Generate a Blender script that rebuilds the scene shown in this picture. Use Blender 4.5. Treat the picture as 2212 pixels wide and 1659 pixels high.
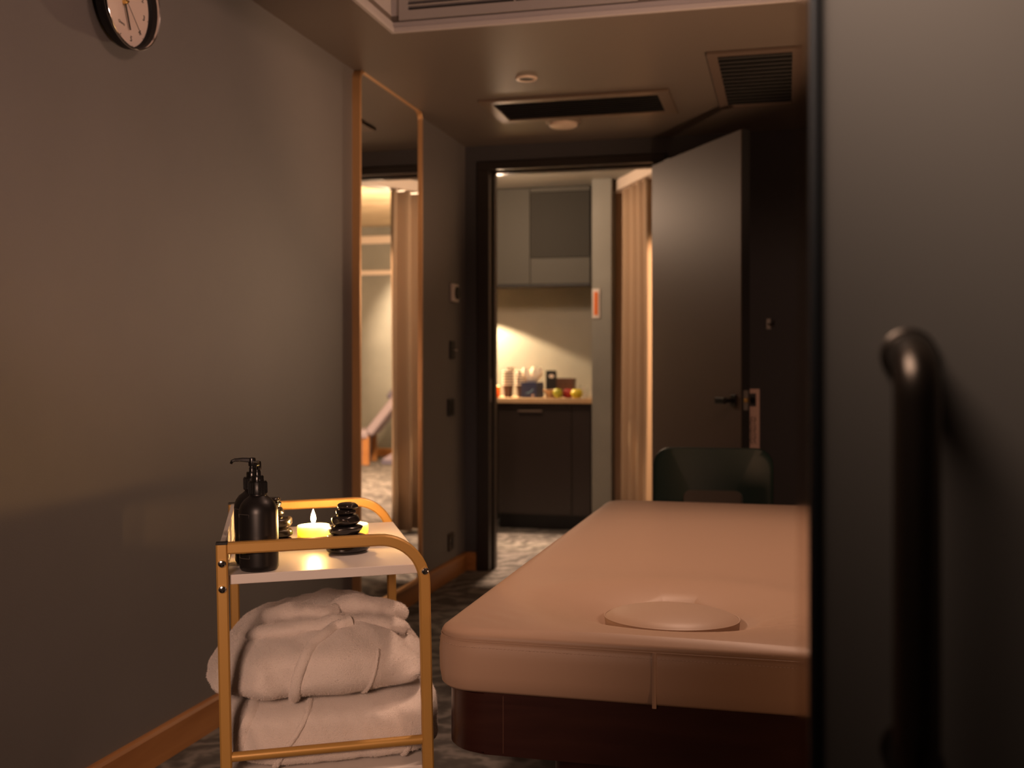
import bpy, bmesh, math, random
import numpy as np
from mathutils import Vector, Matrix, noise
from mathutils.bvhtree import BVHTree

random.seed(7)
PI = math.pi
for o in list(bpy.data.objects):
    bpy.data.objects.remove(o, do_unlink=True)
SC = bpy.context.scene
COL = SC.collection

# ------------------------------------------------------------------ camera
IW, IH, F = 2212.0, 1659.0, 2350.0
CAMH, HZ, VPX = 1.12, 795.0, 1700.0
PHI = math.atan((VPX - IW / 2) / F)
RIGHT = Vector((math.cos(PHI), math.sin(PHI), 0))
FWD = Vector((-math.sin(PHI), math.cos(PHI), 0))
UP = Vector((0, 0, 1))
CAM = Vector((0, 0, CAMH))

def ray(x, y):
    return FWD + RIGHT * ((x - IW / 2) / F) + UP * ((HZ - y) / F)
def on_z(x, y, z):
    d = ray(x, y); return CAM + d * ((z - CAM.z) / d.z)
def on_x(x, y, X):
    d = ray(x, y); return CAM + d * (X / d.x)
def on_y(x, y, Y):
    d = ray(x, y); return CAM + d * (Y / d.y)

cd = bpy.data.cameras.new('camera')
cam = bpy.data.objects.new('camera', cd); COL.objects.link(cam)
cam.matrix_world = Matrix.Translation(CAM) @ Matrix((RIGHT, UP, -FWD)).transposed().to_4x4()
cd.sensor_width = 36.0
cd.lens = F / IW * 36.0
cd.shift_y = -(IH / 2 - HZ) / IW
cd.clip_start = 0.02
cd.dof.use_dof = True
cd.dof.focus_distance = 2.12
cd.dof.aperture_fstop = 3.7
SC.camera = cam

# ------------------------------------------------------------------ world, view, lights
w = bpy.data.worlds.new('world'); SC.world = w; w.use_nodes = True
w.node_tree.nodes['Background'].inputs[0].default_value = (1.0, .72, .5, 1)
w.node_tree.nodes['Background'].inputs[1].default_value = 0.02
vs = SC.view_settings
vs.view_transform = 'Standard'; vs.look = 'None'; vs.gamma = 1.0; vs.use_curve_mapping = False
vs.exposure = 0.0

def lamp(name, kind, loc, power, color, size=0.1, target=None, angle=60, blend=.3):
    l = bpy.data.lights.new(name, kind); l.energy = power; l.color = color
    o = bpy.data.objects.new(name, l); COL.objects.link(o); o.location = loc
    if kind in ('POINT', 'SPOT'): l.shadow_soft_size = size
    if kind == 'SPOT':
        l.spot_size = math.radians(angle); l.spot_blend = blend
    if kind == 'AREA':
        l.shape = 'DISK'; l.size = size
    if target is not None:
        o.rotation_euler = (Vector(target) - Vector(loc)).to_track_quat('-Z', 'Y').to_euler()
    return o

WARM = (1.0, .66, .45)
# added spot at the couch's near end, cone shaped for the upper wall
lamp('wall_fill_spot', 'SPOT', (.60, 1.25, 1.0), 58, (1.0, .63, .50), .14, (-1.735, 2.95, 2.75), 72, .5)
# added fill behind the camera; soft ceiling lamp up in the tray
lamp('robe_fill_spot', 'SPOT', (-.45, -.35, 1.32), 112, (1.0, .60, .43), .20, (-1.02, 2.0, .56), 42, .9)
lamp('tray_ceiling_lamp', 'POINT', (.08, 2.45, 2.70), 26, (1.0, .60, .43), .18)
lamp('couch_top_fill', 'SPOT', (-.15, 2.75, 2.74), 105, (1.0, .62, .43), .10, (-.20, 2.75, 0), 66, .8)  # added downward fill for the couch top, cone narrowed off the wall
# added fill beside the near door leaf, shaped to brighten its top
lamp('near_leaf_fill', 'SPOT', (-.12, .60, 1.62), 21, (1.0, .76, .62), .20, (.30, .80, 1.38), 104, 1.0)
# low lamp on the far side of the couch
lamp('low_couch_lamp', 'POINT', (.80, 3.0, .48), 12, (1.0, .52, .29), .12)
lamp('ceiling_fill_spot', 'SPOT', (.80, 3.2, .40), 150, (1.0, .58, .33), .05, (-.90, 4.30, 2.35), 54, .6)  # invented floor spot, put in to brighten the ceiling patch
lamp('couch_foot_fill', 'POINT', (.36, 1.45, .60), 1.8, (1.0, .48, .24), .05)  # added glow hidden behind the near leaf, warms the couch end
# hall and pantry lamps beyond the doorway
lamp('hall_lamp_near', 'SPOT', (-1.62, 6.30, 2.37), 480, WARM, .04, (-1.62, 6.28, 0), 44, .25)
lamp('curtain_fill_spot', 'SPOT', (.35, 6.6, 1.9), 220, (1.0, .62, .36), .05, (-.9, 7.1, 1.2), 62, .3)  # added fill for the curtain edge, cone kept off the doorway
lamp('hall_ceiling_uplight', 'POINT', (.1, 10.0, 1.9), 400, (1.0, .66, .40), .15)
lamp('hall_wall_spot', 'SPOT', (.9, 11.9, 2.6), 420, (1.0, .72, .46), .05, (.95, 13.0, 1.7), 65, .7)
lamp('hall_floor_spot', 'SPOT', (.2, 8.6, 2.7), 850, WARM, .06, (.4, 9.2, 0), 95, .5)
lamp('pantry_spot', 'SPOT', (-2.32, 7.66, 1.58), 130, (1.0, .70, .40), .03, (-1.90, 7.76, .67), 84, .12)
lamp('pantry_fill', 'POINT', (-1.80, 6.45, 2.12), 38, (1.0, .68, .46), .10)  # added fill for the wall cabinet and pillar, no fitting hangs here

# ------------------------------------------------------------------ materials
def mat(name, col, rough=.6, metal=0.0, bump=0.0, bscale=200, spec=.5, coat=0, sheen=0, sss=0, emit=0, ecol=None,
        trans=0, var=0.0, vscale=4, ior=None):
    m = bpy.data.materials.new(name); m.use_nodes = True
    nt = m.node_tree; b = nt.nodes['Principled BSDF']
    b.inputs['Base Color'].default_value = (*col, 1)
    b.inputs['Roughness'].default_value = rough
    b.inputs['Metallic'].default_value = metal
    b.inputs['Specular IOR Level'].default_value = spec
    b.inputs['Coat Weight'].default_value = coat
    b.inputs['Sheen Weight'].default_value = sheen
    b.inputs['Sheen Roughness'].default_value = .6
    b.inputs['Transmission Weight'].default_value = trans
    if ior: b.inputs['IOR'].default_value = ior
    if sss:
        b.inputs['Subsurface Weight'].default_value = sss
        b.inputs['Subsurface Radius'].default_value = (1, .6, .3)
        b.inputs['Subsurface Scale'].default_value = .05
    if emit:
        b.inputs['Emission Color'].default_value = (*(ecol or col), 1)
        b.inputs['Emission Strength'].default_value = emit
    if bump or var:
        tc = nt.nodes.new('ShaderNodeTexCoord')
    if bump:
        n = nt.nodes.new('ShaderNodeTexNoise'); n.inputs['Scale'].default_value = bscale
        n.inputs['Detail'].default_value = 4
        bp = nt.nodes.new('ShaderNodeBump'); bp.inputs['Strength'].default_value = bump
        bp.inputs['Distance'].default_value = .002
        nt.links.new(tc.outputs['Object'], n.inputs['Vector'])
        nt.links.new(n.outputs['Fac'], bp.inputs['Height'])
        nt.links.new(bp.outputs['Normal'], b.inputs['Normal'])
    if var:
        n2 = nt.nodes.new('ShaderNodeTexNoise'); n2.inputs['Scale'].default_value = vscale
        n2.inputs['Detail'].default_value = 5
        r = nt.nodes.new('ShaderNodeValToRGB')
        r.color_ramp.elements[0].position = .3; r.color_ramp.elements[1].position = .7
        r.color_ramp.elements[0].color = (*[c * (1 - var) for c in col], 1)
        r.color_ramp.elements[1].color = (*[min(1, c * (1 + var)) for c in col], 1)
        nt.links.new(tc.outputs['Object'], n2.inputs['Vector'])
        nt.links.new(n2.outputs['Fac'], r.inputs['Fac'])
        nt.links.new(r.outputs['Color'], b.inputs['Base Color'])
    return m

def carpet_material():
    m = bpy.data.materials.new('marbled_carpet'); m.use_nodes = True
    nt = m.node_tree; b = nt.nodes['Principled BSDF']; N = nt.nodes.new; L = nt.links.new
    b.inputs['Roughness'].default_value = .95; b.inputs['Specular IOR Level'].default_value = .1
    tc = N('ShaderNodeTexCoord')
    mp = N('ShaderNodeMapping'); mp.inputs['Rotation'].default_value = (0, 0, .9)
    L(tc.outputs['Object'], mp.inputs['Vector'])
    wv = N('ShaderNodeTexWave'); wv.wave_type = 'BANDS'
    wv.inputs['Scale'].default_value = 2.0; wv.inputs['Distortion'].default_value = 17
    wv.inputs['Detail'].default_value = 4; wv.inputs['Detail Scale'].default_value = 1.7
    wv.inputs['Detail Roughness'].default_value = .55
    L(mp.outputs['Vector'], wv.inputs['Vector'])
    no = N('ShaderNodeTexNoise'); no.inputs['Scale'].default_value = 2.2; no.inputs['Detail'].default_value = 6
    L(tc.outputs['Object'], no.inputs['Vector'])
    mx = N('ShaderNodeMix'); mx.data_type = 'FLOAT'; mx.inputs['Factor'].default_value = .5
    L(wv.outputs['Fac'], mx.inputs['A']); L(no.outputs['Fac'], mx.inputs['B'])
    cr = N('ShaderNodeValToRGB'); e = cr.color_ramp.elements
    e[0].position = .15; e[0].color = (.075, .070, .066, 1)
    e[1].position = .85; e[1].color = (.26, .24, .22, 1)
    k = e.new(.5); k.color = (.14, .13, .12, 1)
    L(mx.outputs['Result'], cr.inputs['Fac']); L(cr.outputs['Color'], b.inputs['Base Color'])
    fb = N('ShaderNodeTexNoise'); fb.inputs['Scale'].default_value = 420; L(tc.outputs['Object'], fb.inputs['Vector'])
    bp = N('ShaderNodeBump'); bp.inputs['Strength'].default_value = .6; bp.inputs['Distance'].default_value = .004
    L(fb.outputs['Fac'], bp.inputs['Height']); L(bp.outputs['Normal'], b.inputs['Normal'])
    return m

def wood_material(name, c0, c1, scale=1.2, stretch=(1, 12, 1), rough=.5):
    m = bpy.data.materials.new(name); m.use_nodes = True
    nt = m.node_tree; b = nt.nodes['Principled BSDF']; N = nt.nodes.new; L = nt.links.new
    b.inputs['Roughness'].default_value = rough
    tc = N('ShaderNodeTexCoord'); mp = N('ShaderNodeMapping'); mp.inputs['Scale'].default_value = stretch
    n = N('ShaderNodeTexNoise'); n.inputs['Scale'].default_value = scale; n.inputs['Detail'].default_value = 7
    n.inputs['Distortion'].default_value = 1.2
    r = N('ShaderNodeValToRGB'); r.color_ramp.elements[0].position = .35; r.color_ramp.elements[1].position = .62
    r.color_ramp.elements[0].color = (*c0, 1); r.color_ramp.elements[1].color = (*c1, 1)
    L(tc.outputs['Object'], mp.inputs['Vector']); L(mp.outputs['Vector'], n.inputs['Vector'])
    L(n.outputs['Fac'], r.inputs['Fac']); L(r.outputs['Color'], b.inputs['Base Color'])
    return m

def translucent(m, amount):
    nt = m.node_tree; b = nt.nodes['Principled BSDF']; out = nt.nodes['Material Output']
    t = nt.nodes.new('ShaderNodeBsdfTranslucent'); t.inputs['Color'].default_value = b.inputs['Base Color'].default_value
    mx = nt.nodes.new('ShaderNodeMixShader'); mx.inputs[0].default_value = amount
    nt.links.new(b.outputs[0], mx.inputs[1]); nt.links.new(t.outputs[0], mx.inputs[2]); nt.links.new(mx.outputs[0], out.inputs['Surface'])
    return m
M = dict(
    wall=mat('slate_wall_paint', (.16, .148, .145), .62, bump=.12, bscale=260, var=.04, vscale=3),
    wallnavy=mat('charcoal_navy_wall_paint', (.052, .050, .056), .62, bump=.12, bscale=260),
    ceil=mat('taupe_ceiling_paint', (.14, .115, .098), .45, bump=.06, bscale=180),
    tray=mat('pale_tray_plaster', (.40, .37, .37), .6, bump=.05),
    hallwall=mat('grey_green_hall_plaster', (.25, .245, .215), .7, bump=.15, bscale=60, var=.10, vscale=2.5),
    carpet=carpet_material(),
    skirt=wood_material('honey_oak_skirting', (.36, .15, .045), (.46, .21, .07), 2, (3, .6, 8), .42),
    black=mat('matte_black', (.008, .008, .009), .55),
    blackm=mat('black_metal', (.012, .012, .013), .4, .6),
    jamb=mat('dark_brown_jamb', (.022, .017, .015), .38),
    doorf=mat('dark_walnut_door_veneer', (.115, .084, .068), .55, spec=.25, bump=.04, bscale=90),
    neardoor=mat('taupe_satin_door_glass', (.17, .15, .13), .38),
    bronze=mat('dark_bronze_handle', (.10, .078, .062), .3, .9),
    copper=mat('copper_gold_mirror_frame', (.60, .35, .16), .36, .55),
    mirror=mat('mirror_silver', (.90, .89, .87), .015, 1.0),
    gold=mat('mustard_gold_powder_coat', (.56, .32, .085), .42, .25, bump=.05, bscale=900),
    white=mat('white_melamine', (.80, .76, .72), .38, bump=.08, bscale=900),
    chrome=mat('chrome', (.75, .74, .73), .12, 1.0),
    steel=mat('brushed_nickel', (.42, .39, .36), .3, 1.0),
    bottle=mat('black_bottle_plastic', (.010, .009, .009), .38, spec=.5),
    pump=mat('black_pump_plastic', (.009, .009, .009), .22),
    stone=mat('polished_basalt_stone', (.018, .015, .014), .20, bump=.25, bscale=70, spec=.6),
    wax=mat('ivory_candle_wax', (.96, .86, .58), .5, sss=1.0),
    wick=mat('burnt_wick', (.01, .008, .006), .9),
    flame=mat('candle_flame', (1, .8, .4), .5, emit=900, ecol=(1.0, .52, .17)),
    terry=mat('white_terry_cloth', (.84, .76, .70), .95, sheen=.5, bump=.9, bscale=480, spec=.1),
    leather=mat('tan_massage_leatherette', (.43, .29, .205), .46, bump=.05, bscale=700, spec=.4),
    plug=mat('tan_plug_leatherette', (.43, .305, .225), .46, bump=.05, bscale=700, spec=.4),
    thread=mat('tan_stitch_thread', (.52, .37, .28), .7),
    walnut=wood_material('dark_wenge_laminate', (.030, .009, .007), (.042, .014, .010), 2.5, (1, 1, 9), .32),
    greenl=mat('dark_green_leather', (.010, .030, .026), .46, bump=.08, bscale=300),
    dial=mat('clock_dial', (.82, .68, .60), .5),
    ink=mat('black_ink', (.02, .018, .016), .6),
    brass=mat('brass', (.85, .58, .20), .25, 1.0),
    glass=mat('clear_glass', (1, 1, 1), .03, trans=1.0, ior=1.45),
    penumbra=mat('clear_blur_strip', (.86, .82, .78), .08, trans=1.0, ior=1.18),
    grille=mat('grey_enamel_grille', (.33, .31, .31), .4, .2),
    mesh=mat('dark_vent_mesh', (.012, .011, .010), .8, bump=.8, bscale=400),
    bronzev=mat('brown_vent_frame', (.16, .115, .085), .38, .3),
    offwhite=mat('off_white_plastic', (.70, .62, .56), .4),
    curtain=translucent(mat('tan_velvet_curtain', (.50, .345, .22), .8, sheen=.2, bump=.1, bscale=500), .14),
    cream=mat('cream_moulding', (.72, .60, .50), .5),
    woodceil=wood_material('pale_wood_ceiling', (.46, .34, .21), (.70, .56, .37), 1.6, (1.2, 6, 1), .55),
    cab=mat('dark_brown_cabinet_front', (.026, .018, .015), .35),
    cabup=mat('grey_gloss_wall_cabinet', (.085, .080, .066), .6, spec=.3),
    cabreflect=mat('cabinet_dark_reflection', (.040, .037, .030), .65, spec=.2),  # dark doorway mirrored in the cabinet front, put into the colour
    counter=wood_material('oak_counter', (.55, .35, .18), (.70, .48, .28), 2, (1, 8, 1), .4),
    cup=mat('brown_paper_cup', (.11, .060, .045), .6),
    rim=mat('white_cup_rim', (.85, .76, .66), .5),
    bluebox=mat('navy_tissue_box', (.035, .045, .11), .35),
    bluemark=mat('light_blue_print', (.20, .42, .60), .4),
    tissue=mat('white_tissue', (.90, .80, .66), .9),
    bowlglow=mat('glowing_amber_glass', (1, .6, .2), .3, emit=9, ecol=(1.0, .60, .22)),
    amber=translucent(mat('amber_glass_holder', (.75, .32, .10), .25), .6),
    brownbox=mat('brown_tea_box', (.085, .035, .018), .5),
    sage=mat('sage_green_apple_skin', (.42, .42, .04), .35, var=.25, vscale=12),
    yellow=mat('yellow_apple_skin', (.66, .52, .03), .35, var=.18, vscale=10),
    red=mat('red_apple_skin', (.42, .035, .03), .3, var=.3, vscale=14),
    stem=mat('apple_stem', (.08, .045, .02), .8),
    dishw=mat('blond_wood_dish', (.55, .35, .20), .5),
    orange=mat('orange_tag', (.75, .17, .03), .5),
    tagp=mat('blush_card', (.55, .38, .32), .7),
    lav=mat('lavender_lounger_vinyl', (.34, .29, .34), .55),
    lavd=mat('slate_lounger_vinyl', (.14, .13, .19), .55),
    limeprint=mat('lime_print', (.22, .30, .05), .5),
    faintprint=mat('faint_grey_print', (.12, .105, .095), .5),
    lampface=mat('unlit_lamp_diffuser', (.62, .50, .40), .4),
)

# ------------------------------------------------------------------ mesh helpers
def obj(name, verts, faces, m, parent=None, smooth=False, mw=None):
    me = bpy.data.meshes.new(name)
    me.from_pydata([tuple(v) for v in verts], [], faces)
    me.materials.append(M[m] if isinstance(m, str) else m)
    if smooth:
        me.polygons.foreach_set('use_smooth', [True] * len(me.polygons))
    me.validate(); me.update()
    o = bpy.data.objects.new(name, me); COL.objects.link(o)
    if parent is not None: o.parent = parent
    if mw is not None:
        if parent is None: o.matrix_world = mw
        else: o.matrix_local = mw
    return o

def bm_obj(name, bm, m, parent=None, smooth=False, mw=None):
    me = bpy.data.meshes.new(name)
    bmesh.ops.recalc_face_normals(bm, faces=bm.faces)
    bm.to_mesh(me); bm.free()
    me.materials.append(M[m] if isinstance(m, str) else m)
    if smooth: me.polygons.foreach_set('use_smooth', [True] * len(me.polygons))
    o = bpy.data.objects.new(name, me); COL.objects.link(o)
    if parent is not None: o.parent = parent
    if mw is not None:
        if parent is None: o.matrix_world = mw
        else: o.matrix_local = mw
    return o

def bm_box(bm, lo, hi, bev=0, seg=2):
    lo, hi = Vector(lo), Vector(hi)
    r = bmesh.ops.create_cube(bm, size=1)
    vv = r['verts']
    for v in vv:
        v.co = Vector(((lo[i] + hi[i]) / 2 + v.co[i] * (hi[i] - lo[i]) for i in range(3)))
    if bev:
        es = list({e for v in vv for e in v.link_edges})
        bmesh.ops.bevel(bm, geom=es, offset=bev, segments=seg, affect='EDGES', profile=.5)

def box(name, lo, hi, m, parent=None, bev=0, seg=2, mw=None):
    bm = bmesh.new(); bm_box(bm, lo, hi, bev, seg)
    return bm_obj(name, bm, m, parent, False, mw)

def boxes(name, list_, m, parent=None, bev=0, mw=None):
    bm = bmesh.new()
    for lo, hi in list_: bm_box(bm, lo, hi, bev)
    return bm_obj(name, bm, m, parent, False, mw)

def lathe(name, prof, m, parent=None, n=40, smooth=True, mw=None, sx=1, sy=1, caps=True):
    v, f = [], []
    k = len(prof)
    for r, z in prof:
        for i in range(n):
            a = 2 * PI * i / n
            v.append((r * math.cos(a) * sx, r * math.sin(a) * sy, z))
    for j in range(k - 1):
        for i in range(n):
            i2 = (i + 1) % n
            f.append((j * n + i, j * n + i2, (j + 1) * n + i2, (j + 1) * n + i))
    if caps and prof[0][0] > 1e-6: f.append(tuple(range(n - 1, -1, -1)))
    if caps and prof[-1][0] > 1e-6: f.append(tuple((k - 1) * n + i for i in range(n)))
    o = obj(name, v, f, m, parent, smooth, mw)
    if smooth: sharp(o)
    return o

def sharp(o, ang=40):
    bm = bmesh.new(); bm.from_mesh(o.data)
    bmesh.ops.remove_doubles(bm, verts=bm.verts, dist=1e-6)
    bmesh.ops.recalc_face_normals(bm, faces=bm.faces)
    for e in bm.edges:
        if len(e.link_faces) == 2 and e.calc_face_angle(0) > math.radians(ang): e.smooth = False
    bm.to_mesh(o.data); bm.free()

def sweep(name, pts, sect, m, parent=None, closed=False, up=Vector((0, 1, 0)), smooth=False, mw=None, scale=None):
    """carry a cross-section (list of 2-D points; first axis = up, second = side) along a path"""
    pts = [Vector(p) for p in pts]; n = len(pts); k = len(sect)
    v, f = [], []
    for i, p in enumerate(pts):
        if closed:
            t = (pts[(i + 1) % n] - pts[i - 1])
        else:
            t = pts[min(i + 1, n - 1)] - pts[max(i - 1, 0)]
        t.normalize()
        u = (up - t * up.dot(t)).normalized(); s = t.cross(u)
        # widen at sharp mitres
        sc = 1.0
        if 0 < i < n - 1 or closed:
            a = (pts[i] - pts[i - 1]).normalized(); sc = 1 / max(.5, abs(a.dot(t)))
        q = scale[i] if scale else 1
        for a_, b_ in sect: v.append(p + u * a_ * q + s * b_ * sc * q)
    for i in range(n if closed else n - 1):
        j = (i + 1) % n
        for c in range(k):
            c2 = (c + 1) % k
            f.append((i * k + c, i * k + c2, j * k + c2, j * k + c))
    if not closed:
        f.append(tuple(range(k - 1, -1, -1))); f.append(tuple((n - 1) * k + c for c in range(k)))
    o = obj(name, v, f, m, parent, smooth, mw)
    sharp(o, 50)
    return o

def circ(r, n=12, ry=None):
    return [(r * math.cos(2 * PI * i / n), (ry or r) * math.sin(2 * PI * i / n)) for i in range(n)]
def rsq(a, b, c=.002):
    return [(a - c, b), (a, b - c), (a, -b + c), (a - c, -b), (-a + c, -b), (-a, -b + c), (-a, b - c), (-a + c, b)]

def empty(name, label=None, cat=None, group=None, mw=None, kind=None):
    o = bpy.data.objects.new(name, None); COL.objects.link(o); o.empty_display_size = .05
    if mw is not None: o.matrix_world = mw
    return tag(o, label, cat, group, kind)
def tag(o, label=None, cat=None, group=None, kind=None):
    if label: o['label'] = label
    if cat: o['category'] = cat
    if group: o['group'] = group
    if kind: o['kind'] = kind
    return o
def frame_m(origin, a, b, n):
    m = Matrix((Vector(a), Vector(b), Vector(n))).transposed().to_4x4()
    m.translation = Vector(origin); return m
def T(x, y, z): return Matrix.Translation((x, y, z))
def RZ(a): return Matrix.Rotation(a, 4, 'Z')
def text(name, s, size, m, parent, mw, thick=.0004):
    c = bpy.data.curves.new(name, 'FONT'); c.body = s; c.size = size
    c.align_x = 'CENTER'; c.align_y = 'CENTER'; c.extrude = thick
    c.materials.append(M[m])
    tmp = bpy.data.objects.new(name, c); COL.objects.link(tmp)
    me = bpy.data.meshes.new_from_object(tmp.evaluated_get(bpy.context.evaluated_depsgraph_get()))
    bpy.data.objects.remove(tmp, do_unlink=True); bpy.data.curves.remove(c)
    o = bpy.data.objects.new(name, me); COL.objects.link(o); o.parent = parent; o.matrix_local = mw
    return o

# ------------------------------------------------------------------ room shell
LW = -1.735          # face of the left wall
YB = 5.80            # face of the back wall (door wall)
ZC = 2.35            # soffit ceiling
XR = 1.60            # face of the right wall
YF = -1.60           # wall behind the camera
TRX0, TRX1, TRY0, TRY1, TRZ = -1.405, 1.30, -1.2, 3.76, 2.78   # raised ceiling tray
DX0, DX1, DZ = -1.594, -.692, 2.215                             # doorway opening
HY = 13.0; HX0, HX1 = -2.6, 3.4; HZC = 2.92; NZC = 2.40         # hall beyond

tag(box('floor', (HX0 - .1, YF - .1, -.1), (HX1 + .1, HY + .1, 0), 'carpet'),
    'grey marbled carpet with pale wavy veins running through the doorway', 'floor', kind='structure')
tag(box('wall_left', (LW - .15, YF - .1, 0), (LW, YB, ZC + .5), 'wall'),
    'plain slate painted wall carrying the clock and tall mirror', 'wall', kind='structure')
tag(box('wall_right', (XR, YF - .1, 0), (XR + .15, YB, ZC + .5), 'wall'),
    'plain slate side wall beyond the massage couch', 'wall', kind='structure')
tag(box('wall_rear', (LW, YF - .15, 0), (XR, YF, ZC + .5), 'wall'),
    'plain slate end wall opposite the doorway', 'wall', kind='structure')
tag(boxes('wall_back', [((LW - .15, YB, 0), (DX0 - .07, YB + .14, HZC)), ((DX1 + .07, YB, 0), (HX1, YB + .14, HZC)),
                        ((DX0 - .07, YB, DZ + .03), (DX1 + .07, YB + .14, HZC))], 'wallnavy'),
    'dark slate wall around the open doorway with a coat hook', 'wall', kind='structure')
tag(boxes('ceiling', [((LW, YF, ZC), (TRX0, YB, ZC + .06)), ((TRX1, YF, ZC), (XR, YB, ZC + .06)),
                      ((TRX0, TRY1, ZC), (TRX1, YB, ZC + .06)), ((TRX0, YF, ZC), (TRX1, TRY0, ZC + .06))], 'ceil'),
    'low taupe ceiling with vents and round downlights', 'ceiling', kind='structure')
tag(boxes('ceiling_tray', [((TRX0, TRY0, TRZ), (TRX1, TRY1, TRZ + .05)),
                           ((TRX0 - .04, TRY0, ZC + .06), (TRX0, TRY1, TRZ)), ((TRX1, TRY0, ZC + .06), (TRX1 + .04, TRY1, TRZ)),
                           ((TRX0, TRY1, ZC + .06), (TRX1, TRY1 + .04, TRZ)), ((TRX0, TRY0 - .04, ZC + .06), (TRX1, TRY0, TRZ))], 'tray'),
    'pale raised ceiling recess that holds the air grille', 'ceiling', kind='structure')
tr = empty('trim_1', 'stepped pale moulding around the lower edge of the ceiling recess', 'moulding', kind='structure')
for k, (z0, z1, d) in enumerate(((ZC - .006, ZC + .013, .016), (ZC + .013, ZC + .034, .009))):
    boxes('moulding_step', [((TRX0, TRY1 - d, z0), (TRX1, TRY1 + .0, z1)), ((TRX0, TRY0, z0), (TRX0 + d, TRY1 - d, z1)),
                            ((TRX1 - d, TRY0, z0), (TRX1, TRY1 - d, z1))], 'tray', tr, .002)

def skirting(name, p0, p1, h, t, label):
    """rounded-top board from p0 to p1, its face to the right of the way it runs"""
    p0, p1 = Vector(p0), Vector(p1); d = (p1 - p0); L = d.length; d.normalize(); n = Vector((d.y, -d.x, 0))
    prof = [(0, 0), (t, 0), (t, h - .012), (t - .004, h - .003), (t - .010, h), (0, h)]
    v = [p0 + n * a + UP * b for a, b in prof] + [p1 + n * a + UP * b for a, b in prof]
    k = len(prof)
    f = [(i, (i + 1) % k, k + (i + 1) % k, k + i) for i in range(k)] + [tuple(range(k - 1, -1, -1)), tuple(range(k, 2 * k))]
    return tag(obj(name, v, f, 'skirt'), label, 'baseboard', kind='structure')
skirting('baseboard_left', (LW, YF, 0), (LW, YB, 0), .10, .018, 'honey coloured wooden skirting along the clock wall')
skirting('baseboard_back', (LW + .018, YB, 0), (DX0 - .075, YB, 0), .10, .018, 'short piece of wooden skirting left of the doorway')
skirting('baseboard_right', (DX1 + .075, YB, 0), (XR, YB, 0), .10, .018, 'wooden skirting on the wall behind the open door leaf')

skirting('baseboard_side', (XR, YB - .018, 0), (XR, .90, 0), .10, .018, 'wooden skirting along the wall beyond the couch')
# door frame
df = empty('door_frame', 'dark stepped frame of the open doorway to the pantry', 'door frame', kind='structure')
for s, x in ((-1, DX0), (1, DX1)):
    boxes('jamb', [((min(x, x + s * .07), YB - .012, 0), (max(x, x + s * .07), YB + .155, DZ)),], 'jamb', df, .004)
    box('stop_bead', (min(x, x - s * .012), YB + .06, 0), (max(x, x - s * .012), YB + .12, DZ - .012), 'jamb', df, .002)
box('head', (DX0 - .07, YB - .012, DZ), (DX1 + .07, YB + .155, DZ + .045), 'jamb', df, .004)
box('stop_bead', (DX0, YB + .06, DZ - .012), (DX1, YB + .12, DZ), 'jamb', df, .002)
sp = on_x(1046, 850, DX0)
box('strike_plate', (DX0, YB + .015, .93), (DX0 + .003, YB + .038, 1.06), 'steel', df, .0005)
tag(df.children[-1], 'nickel strike plate')

# open door leaf
hinge = Vector((DX1 - .005, YB - .016, 0)); free = Vector((-.20, 4.99, 0))
ld = (free - hinge); LL = ld.length; ld.normalize(); ln = Vector((ld.y, -ld.x, 0))   # ln faces the camera side
if ln.dot(CAM - hinge) < 0: ln = -ln
lm = frame_m(hinge, ld, ln, ld.cross(ln))
# local frame: x along the leaf, y towards the visible face, z = +/- up
LZ = 1 if ld.cross(ln).z > 0 else -1
def lz(z): return z * LZ
door = empty('door_1', 'dark walnut door leaf standing open beside the massage couch', 'door', mw=lm, kind='structure')
def lbox(name, x0, x1, y0, y1, z0, z1, m, parent, bev=0):
    a, b = sorted((lz(z0), lz(z1)))
    return box(name, (x0, y0, a), (x1, y1, b), m, parent, bev)
lbox('leaf', 0, LL, -.045, 0, .008, 2.195, 'doorf', door, .003)
lbox('edge_band', LL, LL + .002, -.043, -.002, .01, 2.193, 'black', door)
lbox('lock_plate', LL + .002, LL + .004, -.034, -.011, .93, 1.02, 'chrome', door, .0005)
lbox('latch_bolt', LL + .004, LL + .014, -.030, -.016, .965, .985, 'brass', door, .002)
for s in (1, -1):
    y0 = 0 if s > 0 else -.045
    hd = lbox('lever_handle', LL - .085, LL - .035, *sorted((y0, y0 + s * .008)), .945, 1.0, 'blackm', door, .003)
    lbox('neck', LL - .07, LL - .05, *sorted((y0 + s * .008, y0 + s * .05)), .962, .982, 'blackm', hd, .003)
    lbox('lever', LL - .140, LL - .05, *sorted((y0 + s * .044, y0 + s * .060)), .957, .986, 'blackm', hd, .005)
lbox('top_closer_plate', .14, .20, -.04, -.005, 2.195, 2.199, 'steel', door)

# card hung on the far handle
tg = on_y(1618, 905, 5.05)
cardm = T(-.150, 5.060, .975) @ RZ(math.radians(14))
card = empty('door_hanger_card', 'pale card with handwritten lines hanging from the open door handle', 'door hanger', mw=cardm)
boxes('card', [((-.030, -.0006, -.26), (.030, .0006, -.03)), ((-.030, -.0006, -.03), (-.014, .0006, .03)), ((.014, -.0006, -.03), (.030, .0006, .03)),
               ((-.030, -.0006, .03), (.030, .0006, .05))], 'tagp', card)
for x_, ph_ in ((-.008, 0), (.008, 1.7)):     # two lines of script running down the card
    pts = [Vector((x_ + .0055 * math.sin(i * 1.7 + ph_) + .002 * math.sin(i * .6), -.0016, -.075 - .125 * i / 34)) for i in range(35)]
    sweep('handwriting', pts, circ(.0012, 5), 'ink', card)

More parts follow.
